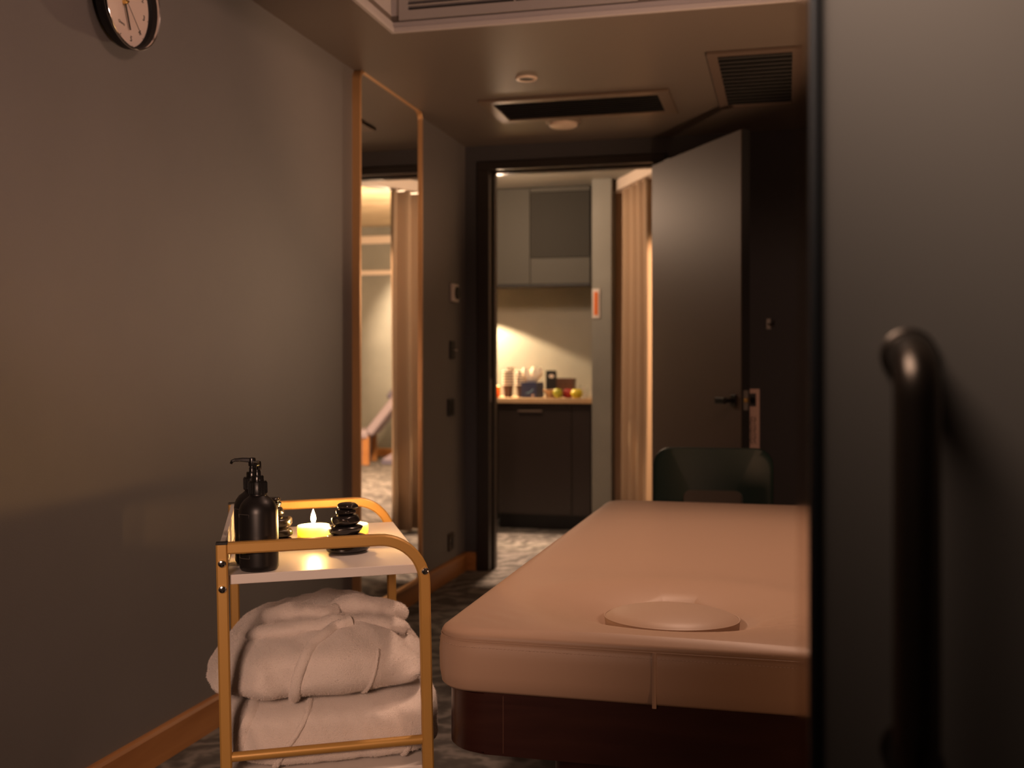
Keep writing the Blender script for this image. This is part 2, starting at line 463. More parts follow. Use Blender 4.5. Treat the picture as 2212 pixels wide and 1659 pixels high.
# ------------------------------------------------------------------ near door leaf (right foreground)
ND = empty('door_2', 'taupe satin glass door leaf with dark edge and long pull handle', 'door', mw=T(0, .80, 0), kind='structure')
nx0 = on_y(1776, 800, .80).x
box('leaf', (nx0, 0, .01), (1.02, .012, 2.30), 'neardoor', ND, .002)
box('edge_profile', (nx0 - .009, -.004, .01), (nx0, .016, 2.30), 'black', ND, .003)
box('penumbra_strip', (on_y(1722, 800, .80).x, .004, .01), (nx0 - .009, .009, 2.30), 'penumbra', ND)  # added clear strip imitating the out-of-focus blur along the leaf edge
tag(ND.children[-1], 'clear added seal strip')
hx = on_y(1962, 760, .80).x
zt = on_y(1932, 768, .80).z; zb = on_y(1912, 1612, .80).z
so = .052
pp = []
for a in range(0, 91, 10):
    t_ = math.radians(a); pp.append(Vector((hx, -so + .03 - .03 * math.sin(t_), zt - .03 + .03 * math.cos(t_) )))
pp = [Vector((hx, 0, zt))] + pp
for a in range(90, -1, -10):
    t_ = math.radians(a); pp.append(Vector((hx, -so + .03 - .03 * math.sin(t_), zb + .03 - .03 * math.cos(t_))))
pp += [Vector((hx, 0, zb))]
hnd = sweep('pull_handle', pp, circ(.0150, 20), 'bronze', ND, up=Vector((1, 0, 0)), smooth=True)
for z in (zt, zb):
    lathe('mount_rosette', [(.019, 0), (.019, .004), (.016, .006)], 'bronze', hnd, mw=frame_m((hx, 0, z), (1, 0, 0), (0, 0, 1), (0, -1, 0)))
tag(box('wall_partition', (1.02, .74, 0), (XR, .88, ZC), 'wall'), 'narrow slate return wall that holds the near glass door', 'wall', kind='structure')

# ------------------------------------------------------------------ wall mirror
p_near = on_x(761, 160, LW); p_far = on_x(899, 225, LW)
my0, my1 = p_near.y, p_far.y
mzt = on_x(789, 150, LW + .03).z; mzb = on_x(818, 1308, LW + .03).z
MD = .034
mm = frame_m((LW, my0, mzb), (0, 1, 0), (0, 0, 1), (1, 0, 0))
mir = empty('wall_mirror', 'tall rounded mirror in a thin copper frame on the slate wall', 'mirror', mw=mm)
MW, MH = my1 - my0, mzt - mzb
def rrect(w_, h_, r, inset=0, n=10):
    pts = []
    for cx, cy, a0 in ((w_ - r, h_ - r, 0), (r, h_ - r, 90), (r, r, 180), (w_ - r, r, 270)):
        for i in range(n + 1):
            a = math.radians(a0 + 90 * i / n)
            pts.append(Vector((cx + (r - inset) * math.cos(a), cy + (r - inset) * math.sin(a), 0)))
    return pts
path = [p + Vector((0, 0, MD / 2)) for p in rrect(MW, MH, .06, .008)]
sect = [(MD / 2, .008), (MD / 2, .003), (MD / 2 - .004, .001), (MD / 2 - .004, -.002), (MD / 2, -.004), (MD / 2, -.008), (-MD / 2, -.008), (-MD / 2, .008)]
sweep('frame', path, sect, 'copper', mir, closed=True, up=Vector((0, 0, 1)))
ip = rrect(MW, MH, .06, .012)
obj('mirror_glass', [p + Vector((0, 0, MD - .010)) for p in ip], [tuple(range(len(ip)))], 'mirror', mir)
obj('backing_board', [p + Vector((0, 0, .004)) for p in ip] + [p + Vector((0, 0, MD - .012)) for p in ip],
    [tuple(range(len(ip)))] + [tuple(range(2 * len(ip) - 1, len(ip) - 1, -1))] +
    [(i, (i + 1) % len(ip), len(ip) + (i + 1) % len(ip), len(ip) + i) for i in range(len(ip))], 'black', mir)

# ------------------------------------------------------------------ wall clock
cc = on_x(284, 3, LW + .045); R = .128
clk = empty('wall_clock', 'round wall clock with black case, pale dial and chrome bezel', 'clock',
            mw=frame_m((LW, cc.y, cc.z), (0, 1, 0), (0, 0, 1), (1, 0, 0)) @ Matrix.Rotation(math.radians(-9), 4, 'Z'))
lathe('case', [(R * .80, 0), (R * .84, .004), (R * .99, .040), (R, .046), (R * .985, .050), (R * .955, .050), (R * .95, .018), (R * .1, .018)], 'black', clk, 64)
lathe('bezel', [(R * .952, .046), (R * .956, .0515), (R * .975, .0535), (R * .992, .0515), (R, .047), (R * .97, .046), (R * .952, .046)], 'chrome', clk, 64, caps=False)
lathe('dial', [(R * .945, .0185), (R * .945, .021), (0, .021)], 'dial', clk, 64)
for h in range(1, 13):
    a = math.radians(90 - 30 * h)
    text('numeral', str(h), .021, 'ink', clk, T(R * .74 * math.cos(a), R * .74 * math.sin(a), .0216))
    lathe('hour_dot', [(.0012, .021), (.0012, .0218)], 'ink', clk, 8, mw=T(R * .89 * math.cos(a), R * .89 * math.sin(a), 0))
text('dial_word', 'Quartz', .010, 'faintprint', clk, T(0, -R * .45, .0216))
def hand(name, ang, l, wd, z, m):
    a = math.radians(90 - ang)
    return box(name, (-l * .12, -wd / 2, z), (l, wd / 2, z + .0012), m, clk, mw=Matrix.Rotation(a, 4, 'Z'))
hand('hour_hand', 152, R * .56, .005, .026, 'ink')
hand('minute_hand', 10, R * .80, .004, .029, 'ink')
hand('second_hand', 128, R * .74, .0013, .032, 'ink')
lathe('centre_boss', [(.006, .021), (.006, .031), (.0035, .033), (.0035, .036), (.002, .038)], 'brass', clk, 16)

# ------------------------------------------------------------------ air grille in the ceiling recess
gx0, gx1, gz0, gz1 = -1.372, -.50, ZC + .038, ZC + .30
ag = empty('air_grille', 'grey louvred air grille set into the pale ceiling recess', 'air vent', mw=T(gx0, TRY1, gz0))
GW, GH = gx1 - gx0, gz1 - gz0
fw = .034
boxes('frame', [((0, -.016, 0), (GW, -.0005, fw)), ((0, -.016, GH - fw), (GW, -.0005, GH)), ((0, -.016, fw), (fw, -.0005, GH - fw)),
                ((GW - fw, -.016, fw), (GW, -.0005, GH - fw))], 'grille', ag)
box('dark_cavity', (fw, -.003, fw), (GW - fw, -.0008, GH - fw), 'mesh', ag)
z = fw + .014
while z < GH - fw - .004:
    box('louvre', (fw, -.012, -.0012), (GW - fw, .004, .0012), 'grille', ag, mw=T(0, -.006, z) @ Matrix.Rotation(math.radians(-24), 4, 'X'))
    z += .0175
for x in (GW * .50,):
    box('mullion', (x - .003, -.018, fw), (x + .003, -.012, GH - fw), 'grille', ag)
tag(ag.children[1], 'black opening behind the louvres')

def ceil_vent(name, x0, x1, y0, y1, label, fwid, nsl, m='bronzev'):
    v = empty(name, label, 'air vent', mw=T(x0, y0, ZC))
    W_, D_ = x1 - x0, y1 - y0
    boxes('frame', [((0, 0, -.014), (W_, fwid, -.0005)), ((0, D_ - fwid, -.014), (W_, D_, -.0005)),
                    ((0, fwid, -.014), (fwid, D_ - fwid, -.0005)), ((W_ - fwid, fwid, -.014), (W_, D_ - fwid, -.0005))], m, v, .002)
    box('vent_mesh', (fwid, fwid, -.004), (W_ - fwid, D_ - fwid, -.0008), 'mesh', v)
    for k in range(nsl):
        y = fwid + (D_ - 2 * fwid) * (k + .5) / nsl
        box('slat', (fwid, -.008, -.001), (W_ - fwid, .008, .001), 'black', v, mw=T(0, y, -.008) @ Matrix.Rotation(math.radians(35), 4, 'X'))
    return v
ceil_vent('ceiling_vent', -1.375, -.505, 4.80, 5.245, 'long narrow brown framed ceiling vent in front of the doorway', .055, 9)
ceil_vent('ceiling_vent', -.305, .06, 4.285, 5.20, 'dark square ceiling vent above the open door leaf', .04, 14, 'doorf')

c = on_z(1137, 168, ZC)
dl = empty('downlight', 'small unlit round downlight with pale ring in the ceiling', 'downlight', mw=T(c.x, c.y, ZC))
lathe('ring', [(.029, -.001), (.029, -.004), (.034, -.009), (.044, -.008), (.047, -.003), (.047, -.0005)], 'lampface', dl, 40, caps=False)
lathe('dark_baffle', [(.029, -.0008), (.029, -.0058), (0, -.0058)], 'black', dl, 30)
c = on_z(1217, 262, ZC)
sd = empty('smoke_detector', 'wider pale disc fixture close to the long ceiling vent', 'ceiling fixture', mw=T(c.x, c.y, ZC))
lathe('base_ring', [(.088, -.0005), (.088, -.008), (.080, -.012), (.066, -.012)], 'bronzev', sd, 44)
lathe('diffuser', [(.072, -.010), (.070, -.024), (.060, -.030), (0, -.031)], 'lampface', sd, 44)

# ------------------------------------------------------------------ wall fittings by the door
def wfit(px, py): 
    p = on_x(px, py, LW); return frame_m((LW, p.y, p.z), (0, 1, 0), (0, 0, 1), (1, 0, 0))
th = empty('thermostat', 'white square thermostat with black round dial on the slate wall', 'thermostat', mw=wfit(978, 633))
box('housing', (-.05, -.048, .0005), (.05, .048, .020), 'offwhite', th, .005)
lathe('dial_knob', [(.034, .020), (.034, .026), (.030, .030), (0, .030)], 'black', th, 40, mw=T(.008, 0, 0))
sw = empty('key_card_switch', 'slim dark switch plate with small chrome toggle below the thermostat', 'switch', mw=wfit(975, 756))
box('plate', (-.035, -.048, .0005), (.035, .048, .010), 'black', sw, .003)
lathe('toggle', [(.006, .010), (.005, .028), (.003, .032)], 'steel', sw, 16, mw=T(.012, -.002, 0))
s2 = empty('light_switch', 'square black rocker switch plate on the wall near the doorway', 'switch', mw=wfit(972, 880))
box('plate', (-.05, -.045, .0005), (.05, .045, .010), 'black', s2, .003)
for x in (-.018, .018): box('rocker', (x - .0165, -.033, .010), (x + .0165, .033, .014), 'blackm', s2, .002)
s3 = empty('power_socket', 'bronze power socket low on the wall above the skirting', 'socket', mw=wfit(972, 1170))
box('plate', (-.042, -.045, .0005), (.042, .045, .009), 'bronze', s3, .003)
lathe('socket_well', [(.021, .0091), (.020, .0098), (0, .0098)], 'black', s3, 24)
hk = on_y(1660, 700, YB)
hook = empty('coat_hook', 'small nickel coat hook on the dark wall behind the door', 'hook', mw=T(hk.x, YB, hk.z))
box('base_plate', (-.012, -.006, -.028), (.012, -.0005, .028), 'steel', hook, .002)
sweep('peg', [(0, -.006, 0), (.012, -.022, -.004), (.026, -.035, .002), (.032, -.040, .014)], circ(.005, 8), 'steel', hook, up=Vector((0, 0, 1)), smooth=True)

# ------------------------------------------------------------------ massage couch
BX0, BX1, BY0, BY1, BZ = -.633, .190, 1.90, 3.95, .64
bx = (BX0 + BX1) / 2; by = (BY0 + BY1) / 2
bed = empty('massage_couch', 'wide tan massage couch with face plug on a dark wood base', 'massage table', mw=T(bx, BY0, 0))
hw = (BX1 - BX0) / 2; BL = BY1 - BY0
PX, PY, PA, PB = -.002, .285, .142, .118      # face opening: centre (from near edge) and half-axes
def rrect_s(hw_, L_, r, n):                    # rounded rectangle outline, origin at near edge centre
    pts = []
    for cx, cy, a0 in ((hw_ - r, r, -90), (hw_ - r, L_ - r, 0), (-hw_ + r, L_ - r, 90), (-hw_ + r, r, 180)):
        for i in range(n + 1):
            a = math.radians(a0 + 90 * i / n); pts.append((cx + r * math.cos(a), cy + r * math.sin(a)))
    # densify the straight runs
    out = []
    for i, p in enumerate(pts):
        q = pts[(i + 1) % len(pts)]; d = math.hypot(q[0] - p[0], q[1] - p[1])
        m_ = max(1, int(d / .02))
        for k in range(m_): out.append((p[0] + (q[0] - p[0]) * k / m_, p[1] + (q[1] - p[1]) * k / m_))
    return out
outl = rrect_s(hw, BL, .075, 8); NO = len(outl)
def top_h(x, y, rr):
    """mattress top height over BZ; rr = 0 centre .. 1 rim"""
    e = math.hypot((x - PX) / PA, (y - PY) / PB)
    h = 0.0
    # dip round the face opening
    if e < 1.02: h -= .052
    else: h -= .034 * math.exp(-((e - 1.02) / .50) ** 1.15)
    h += .007 * math.exp(-((e - 2.1) / .6) ** 2)
    h += .006 * (1 - rr ** 4)
    # strain wrinkles on the right of the opening
    if x > .10 and y < .45:
        h += .0030 * math.sin((y - .25 * (x - .1)) * 150 + x * 8) * math.exp(-((y - .21) / .07) ** 2) * max(0, min(1, (x - .12) / .06))
    # near-left corner wrinkles
    if x < -.2 and y < .3:
        h += .0007 * math.sin((x * .8 + y) * 120) * math.exp(-((x + .33) / .08) ** 2 - ((y - .12) / .09) ** 2)
    h += .002 * noise.noise(Vector((x * 3, y * 3, 1)))
    return h
V, Fc = [], []
# underside rim, side wall, rolled top edge, then rings that blend from the rim to the face opening and the far centre line
zbm = .53
rings = []
prof = [(-.006, zbm), (.0, zbm + .006), (.004, zbm + .03), (.005, BZ - .045), (.003, BZ - .024), (.0005, BZ - .0185), (-.0012, BZ - .0172), (-.0004, BZ - .0155), (.0002, BZ - .011), (-.004, BZ - .0045), (-.011, BZ - .0008)]
def off(pt, d, i):
    a, b = outl[i - 1], outl[(i + 1) % NO]
    tx, ty = b[0] - a[0], b[1] - a[1]; l = math.hypot(tx, ty)
    return (pt[0] + ty / l * d, pt[1] - tx / l * d)
for d, z in prof:
    rings.append([(*off(p, d, i), z) for i, p in enumerate(outl)])
rim = [off(p, -.011, i) for i, p in enumerate(outl)]
def face_pt(x, y):
    a = math.atan2((y - PY) / PB, (x - PX) / PA)
    return (PX + PA * math.cos(a), PY + PB * math.sin(a))
NR = 46
for k in range(1, NR + 1):
    t = k / NR; t = t ** .85
    r = []
    for (x, y) in rim:
        fx, fy = face_pt(x, y)
        X, Y = x + (fx - x) * t, y + (fy - y) * t
        edge = min(hw - abs(X), Y, BL - Y)
        rr = 1 - min(1, edge / .10)
        r.append((X, Y, BZ - .0008 * rr + top_h(X, Y, rr) - (.010 if k == NR else 0)))
    rings.append(r)
cx_ = [(PX + (x - PX) * .9, PY + (y - PY) * .9, BZ - .06) for x, y, z in rings[-1]]
rings.append(cx_)
for r in rings: V += r
for j in range(len(rings) - 1):
    for i in range(NO):
        i2 = (i + 1) % NO
        Fc.append((j * NO + i, j * NO + i2, (j + 1) * NO + i2, (j + 1) * NO + i))
Fc.append(tuple(range(NO - 1, -1, -1))); Fc.append(tuple((len(rings) - 1) * NO + i for i in range(NO)))
mat_o = obj('mattress', V, Fc, 'leather', bed, True)
sharp(mat_o, 65)
# piping along the top seam and dashes of stitching below it
seam = [Vector((*off(p, .0006, i), BZ - .0165)) for i, p in enumerate(outl)]
sweep('piping', seam, circ(.0016, 6), 'leather', mat_o, closed=True, up=UP, smooth=True)
bm = bmesh.new()
acc = 0
for i in range(NO):
    p, q = Vector((*off(outl[i], .0042, i), BZ - .0265)), Vector((*off(outl[(i + 1) % NO], .0042, (i + 1) % NO), BZ - .0265))
    L_ = (q - p).length; m_ = max(1, round(L_ / .0075))
    if p.y > .9: continue
    for k in range(m_):
        a = p.lerp(q, (k + .15) / m_); b = p.lerp(q, (k + .75) / m_)
        t_ = (b - a).normalized(); n_ = Vector((t_.y, -t_.x, 0)) * .0007
        vs_ = [bm.verts.new(a - UP * .0008 + n_ * 0), bm.verts.new(b - UP * .0008 + n_ * 0), bm.verts.new(b + n_), bm.verts.new(a + n_), bm.verts.new(a + UP * .0008), bm.verts.new(b + UP * .0008)]
        bm.faces.new((vs_[0], vs_[1], vs_[2], vs_[3])); bm.faces.new((vs_[3], vs_[2], vs_[5], vs_[4]))
st = bm_obj('stitching', bm, 'thread', mat_o); st['kind'] = 'stuff'
# vertical seam welt on the near face
sx = on_y(1414, 1450, BY0).x - bx
sweep('seam_welt', [(sx, -.006, zbm - .002), (sx, -.0065, zbm + .05), (sx, -.006, BZ - .03), (sx, -.003, BZ - .017)], [(.0008, .0036), (.0016, 0), (.0008, -.0036), (-.003, -.0036), (-.003, .0036)], 'leather', mat_o, up=Vector((0, -1, 0)))
# face plug
pl = []
for t, z in ((.0, -.05), (.955, -.05), (.965, -.012), (.975, .004), (.97, .010), (.955, .0115), (.90, .0165), (.8, .021), (.6, .027), (.4, .0305), (.2, .032), (0, .0325)):
    pl.append((max(t, .0005), BZ + z - .028))
plug = lathe('face_plug', [(r, z) for r, z in pl], 'plug', bed, 72, mw=T(PX, PY, 0) @ Matrix.Diagonal((PA * .965, PB * .965, 1, 1)))
pr = [Vector((PX + PA * .942 * math.cos(2 * PI * i / 90), PY + PB * .942 * math.sin(2 * PI * i / 90), BZ - .0175)) for i in range(90)]
sweep('plug_piping', pr, circ(.0018, 6), 'plug', bed, closed=True, up=UP, smooth=True)
# wooden base: rounded apron plus pedestal
ap = rrect_s(hw - .012, BL - .024, .085, 8)
def prism(name, pts, z0, z1, m, parent, dy=0, bev=.004):
    bm = bmesh.new()
    lo = [bm.verts.new((x, y + dy, z0)) for x, y in pts]; hi = [bm.verts.new((x, y + dy, z1)) for x, y in pts]
    n = len(pts)
    for i in range(n): bm.faces.new((lo[i], lo[(i + 1) % n], hi[(i + 1) % n], hi[i]))
    fl = bm.faces.new(lo[::-1]); fh = bm.faces.new(hi)
    if bev: bmesh.ops.bevel(bm, geom=list(fl.edges) + list(fh.edges), offset=bev, segments=2, affect='EDGES')
    o_ = bm_obj(name, bm, m, parent, True); sharp(o_, 30)
    return o_
apo = prism('base_apron', ap, .415, zbm - .001, 'walnut', bed, .012)
jx = on_y(1087, 1560, BY0 + .012).x - bx
box('panel_joint', (jx - .0007, .0112, .42), (jx + .0007, .0125, zbm - .006), 'brownbox', apo)
prism('pedestal', rrect_s(hw - .17, BL - .5, .05, 5), 0, .417, 'walnut', bed, .25)

# ------------------------------------------------------------------ green leather chair
ch = on_z(1537, 1075, .62); chm = T(-.275, 4.22, 0) @ RZ(math.radians(4))
chair = empty('leather_chair', 'dark green leather chair with slotted backrest behind the couch', 'chair', mw=chm)
def rr2(w_, h_, r, n=8): 
    pts = []
    for cx, cz, a0 in ((w_ / 2 - r, h_ - r, 0), (-w_ / 2 + r, h_ - r, 90), (-w_ / 2 + r, r, 180), (w_ / 2 - r, r, 270)):
        for i in range(n + 1):
            a = math.radians(a0 + 90 * i / n); pts.append((cx + r * math.cos(a), cz + r * math.sin(a)))
    return pts
bo = rr2(.455, .36, .07); bi = [(x, z + .065) for x, z in rr2(.22, .135, .03)]
bm = bmesh.new()
def curve_y(x): return .05 * (x / .23) ** 2
n = len(bo)
ly = []
for y, s in ((0, .985), (-.006, 1), (-.028, 1), (-.034, .985)):
    o_ = [bm.verts.new((x * s, y + curve_y(x * s), .455 + .18 + (z - .18) * s)) for x, z in bo]
    s2_ = 2 - s if True else 1
    i_ = [bm.verts.new((x * (1 + (1 - s) * 1.5), y + curve_y(x), .455 + z + (.065 + .0675 - z) * 0)) for x, z in bi]
    ly.append((o_, i_))
for k in range(3):
    for a in (0, 1):
        A, B = ly[k][a], ly[k + 1][a]
        for i in range(n): bm.faces.new((A[i], A[(i + 1) % n], B[(i + 1) % n], B[i]))
for k, y in ((0, 0), (3, -.034)):
    A, B = ly[k]; prev = A
    for q_ in range(1, 9):
        t_ = q_ / 8
        if q_ == 8: cur = B
        else:
            cur = []
            for i in range(n):
                p_ = A[i].co.lerp(B[i].co, t_); cur.append(bm.verts.new((p_.x, y + curve_y(p_.x), p_.z)))
        for i in range(n): bm.faces.new((prev[i], prev[(i + 1) % n], cur[(i + 1) % n], cur[i]))
        prev = cur
b_ = bm_obj('backrest', bm, 'greenl', chair, True); sharp(b_, 50)
box('seat', (-.225, .03, .40), (.225, .46, .465), 'greenl', chair, .025, 4)
for x in (-.19, .19):
    for y in (.06, .42):
        sweep('leg', [(x, y, .405), (x * 1.08, y + (.02 if y > .2 else -.03), 0)], circ(.013, 10), 'blackm', chair, up=Vector((0, 1, 0)), smooth=True)

# ------------------------------------------------------------------ trolley
TW, TD, TB = .372, .60, .0105
tilt = math.radians(-1.15)
uang = math.radians(12.5) + PHI
p0 = on_z(479, 1172, .80)
vdir = Vector((-math.sin(uang), math.cos(uang), 0)); udir = Vector((math.cos(uang), math.sin(uang), 0))
org = Vector((p0.x, p0.y, 0)) + udir * (.80 * math.sin(-tilt))
TM = Matrix.Translation(org) @ RZ(uang) @ Matrix.Rotation(tilt, 4, 'Y')
SZ = .738            # top of the top shelf in trolley coordinates
def on_shelf(x, y, z=SZ):
    inv = TM.inverted(); a = inv @ CAM; d = inv.to_3x3() @ ray(x, y)
    p = a + d * ((z - a.z) / d.z); return p
def at(u, v, z=SZ, rz=0): return TM @ T(u, v, z) @ RZ(rz)
tro = empty('rolling_trolley', 'narrow mustard gold metal trolley with white shelves', 'trolley', mw=TM)
RT = .80
sq = rsq(TB, TB, .003)
def arch(v, name):
    r = .085
    pts = [Vector((TB, v, RT - TB))]
    for x in (.08, .16, .24): pts.append(Vector((x, v, RT - TB)))
    for i in range(0, 13):
        a = math.radians(90 - 90 * i / 12)
        pts.append(Vector((TW - r + r * math.cos(a), v, RT - TB - r + r * math.sin(a))))
    pts.append(Vector((TW, v, .4))); pts.append(Vector((TW, v, .045)))
    return sweep(name, pts, sq, 'gold', tro, up=Vector((0, 1, 0)))
for v, nm in ((0, 'near'), (TD, 'far')):
    arch(v, 'arched_side_rail')
    pst = sweep('corner_post', [(0, v, .045), (0, v, .4), (0, v, RT - .003)], sq, 'gold', tro, up=Vector((0, 1, 0)))
    box('end_cap', (-TB, v - TB, RT - .003), (TB, v + TB, RT + .001), 'black', pst, .001)
    sweep('guard_bar', [(TB, v, .405), (TW - TB, v, .405)], circ(.009, 14), 'gold', tro, up=Vector((0, 1, 0)), smooth=True)
    for x in (0, TW):
        foot = lathe('castor', [(.006, .045), (.006, .03)], 'blackm', tro, 12, mw=T(x, v, 0))
        lathe('wheel', [(.006, -.008), (.018, -.008), (.0195, -.005), (.0195, .005), (.018, .008), (.006, .008)], 'black', foot, 20,
              mw=frame_m((0, 0, .0195), (0, 1, 0), (0, 0, 1), (1, 0, 0)))
box('side_panel', (-.004, TB, SZ + .0), (.006, TD - TB, RT - .002), 'white', tro, .001)
def shelf(z):
    return box('shelf_board', (-.004, -.006, z - .018), (TW + .009, TD + .004, z), 'white', tro, .0015)
# boards are notched round the posts: drawn between the frames
box('top_shelf', (.0065, TB, SZ - .018), (TW - TB + .016, TD - TB, SZ), 'white', tro, .0015)
box('lower_shelf', (.0, TB, .334), (TW, TD - TB, .352), 'white', tro, .0015)
def screw(u, z):
    s = lathe('screw_head', [(.0072, 0), (.0072, .002), (.0058, .0042), (.003, .005), (0, .005)], 'chrome', tro, 24, mw=frame_m((u, -TB, z), (1, 0, 0), (0, 0, 1), (0, -1, 0)))
    boxes('cross_slot', [((-.0038, -.0007, .0044), (.0038, .0007, .0054)), ((-.0007, -.0038, .0044), (.0007, .0038, .0054))], 'black', s)
for px, py in ((477, 1215), (480, 1265)):
    q = on_shelf(px, py, .7); 
    z_ = .763 if py < 1230 else .716
    screw(0, z_)
screw(TW, .727)

# --- pump bottles
def pump_bottle(mw, label, nozzle, withlabel):
    b = empty('pump_bottle', label, 'bottle', 'black pump bottles on the trolley', mw=mw)
    lathe('body', [(.030, 0), (.034, .0015), (.0362, .006), (.0365, .012), (.0365, .108), (.0355, .116), (.032, .125), (.026, .1325), (.019, .1375), (.0152, .141), (.0145, .150)], 'bottle', b, 48)
    col = lathe('collar', [(.0172, .143), (.0172, .166), (.0160, .168), (.0115, .168), (.0115, .176), (.0105, .178)], 'pump', b, 40)
    for i in range(26):
        a = 2 * PI * i / 26
        box('grip_rib', (-.0006, -.0006, .145), (.0006, .0006, .165), 'pump', col, mw=T(.0173 * math.cos(a), .0173 * math.sin(a), 0))
    lathe('stem', [(.0062, .176), (.0062, .185), (.0052, .187), (.0052, .191)], 'pump', b, 24)
    hd = lathe('pump_head', [(.0070, .189), (.0073, .192), (.0073, .201), (.0066, .2045), (.0035, .2055), (0, .2057)], 'pump', b, 28)
    d = Vector((math.cos(nozzle), math.sin(nozzle), 0))
    sweep('nozzle', [d * .003 + UP * .2005, d * .018 + UP * .2018, d * .033 + UP * .2015, d * .038 + UP * .1995, d * .0405 + UP * .1945], rsq(.0038, .0048, .0015), 'pump', hd, up=Vector((0, 0, 1)), scale=[1.15, 1.05, .85, .8, .62])
    if withlabel:
        lab = []
        a0, a1, z0, z1 = withlabel
        r = .03665
        pts = [(a0, z0), (a1, z0), (a1, z1), (a0, z1)]
        pp_ = []
        for k in range(4):
            (aa, za), (ab, zb_) = pts[k], pts[(k + 1) % 4]
            for i in range(10):
                t_ = i / 10; a_ = aa + (ab - aa) * t_; pp_.append(Vector((r * math.cos(a_), r * math.sin(a_), za + (zb_ - za) * t_)))
        sweep('label_outline', pp_, circ(.0004, 5), 'faintprint', b, closed=True, up=UP)
        for da, w_ in ((.22, .0045), (.45, .0052), (.66, .004)):
            a_ = a0 + (a1 - a0) * da
            lathe('leaf_mark', [(w_, 0), (w_, .0004), (0, .0005)], 'limeprint', b, 16,
                  mw=frame_m((r * math.cos(a_), r * math.sin(a_), z0 + .013), (-math.sin(a_), math.cos(a_), 0), (0, 0, 1), (math.cos(a_), math.sin(a_), 0)))
    return b
vcam = lambda p: math.atan2((TM.inverted() @ CAM).y - p.y, (TM.inverted() @ CAM).x - p.x)
p = on_shelf(560, 1239); p.y = TB + .0385; pf = p
a = vcam(p)
pump_bottle(at(p.x, p.y), 'black pump bottle with printed label frame and nozzle turned forward', a - .12, (a - 1.30, a - .50, .026, .108))
p = on_shelf(549, 1214); p.y = max(p.y, pf.y + .078)
a = vcam(p)
pump_bottle(at(p.x, p.y), 'black pump bottle behind its twin with nozzle pointing to the clock wall', a - PI / 2 - .1, (a - 1.30, a - .50, .026, .108))

# --- candles
def candle(mw, label):
    c_ = empty('pillar_candle', label, 'candle', 'pillar candles on the trolley', mw=mw)
    lathe('wax_body', [(.0335, 0), (.034, .001), (.034, .0425), (.0332, .0445), (.030, .0448), (.026, .0432), (.008, .0425), (0, .0424)], 'wax', c_, 56)
    sweep('wick', [(0, 0, .042), (.0004, 0, .047), (.001, 0, .050)], circ(.0009, 6), 'wick', c_, up=Vector((0, 1, 0)))
    lathe('flame', [(.0005, .0478), (.0030, .0500), (.0052, .0545), (.0056, .0590), (.0046, .0650), (.0026, .0710), (.0010, .0755), (.0002, .0780)], 'flame', c_, 20)
    return c_
p = on_shelf(678, 1179); candle(at(p.x, p.y), 'lit ivory pillar candle with its flame in plain sight')
p = on_shelf(762, 1177); candle(at(p.x, p.y + .005), 'lit ivory pillar candle hidden behind the tall stone stack')

# --- balanced stones
def pebble(mw, rx, ry, h, seed, label, group):
    bm = bmesh.new(); bmesh.ops.create_icosphere(bm, subdivisions=4, radius=1)
    for v in bm.verts:
        c_ = v.co.normalized()
        q = noise.noise(c_ * 1.1 + Vector((seed * 3.1, 0, 0))) * .14
        r_ = math.hypot(c_.x, c_.y)
        zz = math.copysign(abs(c_.z) ** .72, c_.z)
        k_ = max(r_, 1e-4) ** -.55
        v.co = Vector((c_.x * k_ * rx * (1 + q), c_.y * k_ * ry * (1 + q), zz * h / 2))
    zmin = min(v.co.z for v in bm.verts)
    for v in bm.verts: v.co.z -= zmin
    o = bm_obj('massage_stone', bm, 'stone', None, True, mw)
    return tag(o, label, 'stone', group)
ordn = ['bottom', 'second', 'third', 'fourth', 'fifth', 'top']
def stack(px, py, spec, where, group):
    p = on_shelf(px, py); z = SZ
    sc = (p - (TM.inverted() @ CAM)).length / F
    for k, (dx, wpx, h) in enumerate(spec):
        u = p.x + dx * sc
        nm = ordn[k] if k < len(spec) - 1 else 'top'
        pebble(at(u, p.y, z, .4 * k), wpx * sc / 2, wpx * sc / 2 * .88, h, k + px * .01, f'{nm} black basalt stone of the balanced stack {where}', group)
        z += h * .97
stack(751, 1193, [(0, 92, .0245), (-3, 82, .0150), (-4, 78, .0190), (-3, 66, .0215), (-3, 46, .0125), (2, 47, .0120)], 'standing in front of a candle', 'stones stacked before the candle')
stack(598, 1186, [(0, 66, .026), (2, 62, .020), (2, 66, .024), (-4, 46, .021), (-2, 30, .012), (-6, 32, .010)], 'partly behind the pump bottles', 'stones stacked behind the bottles')

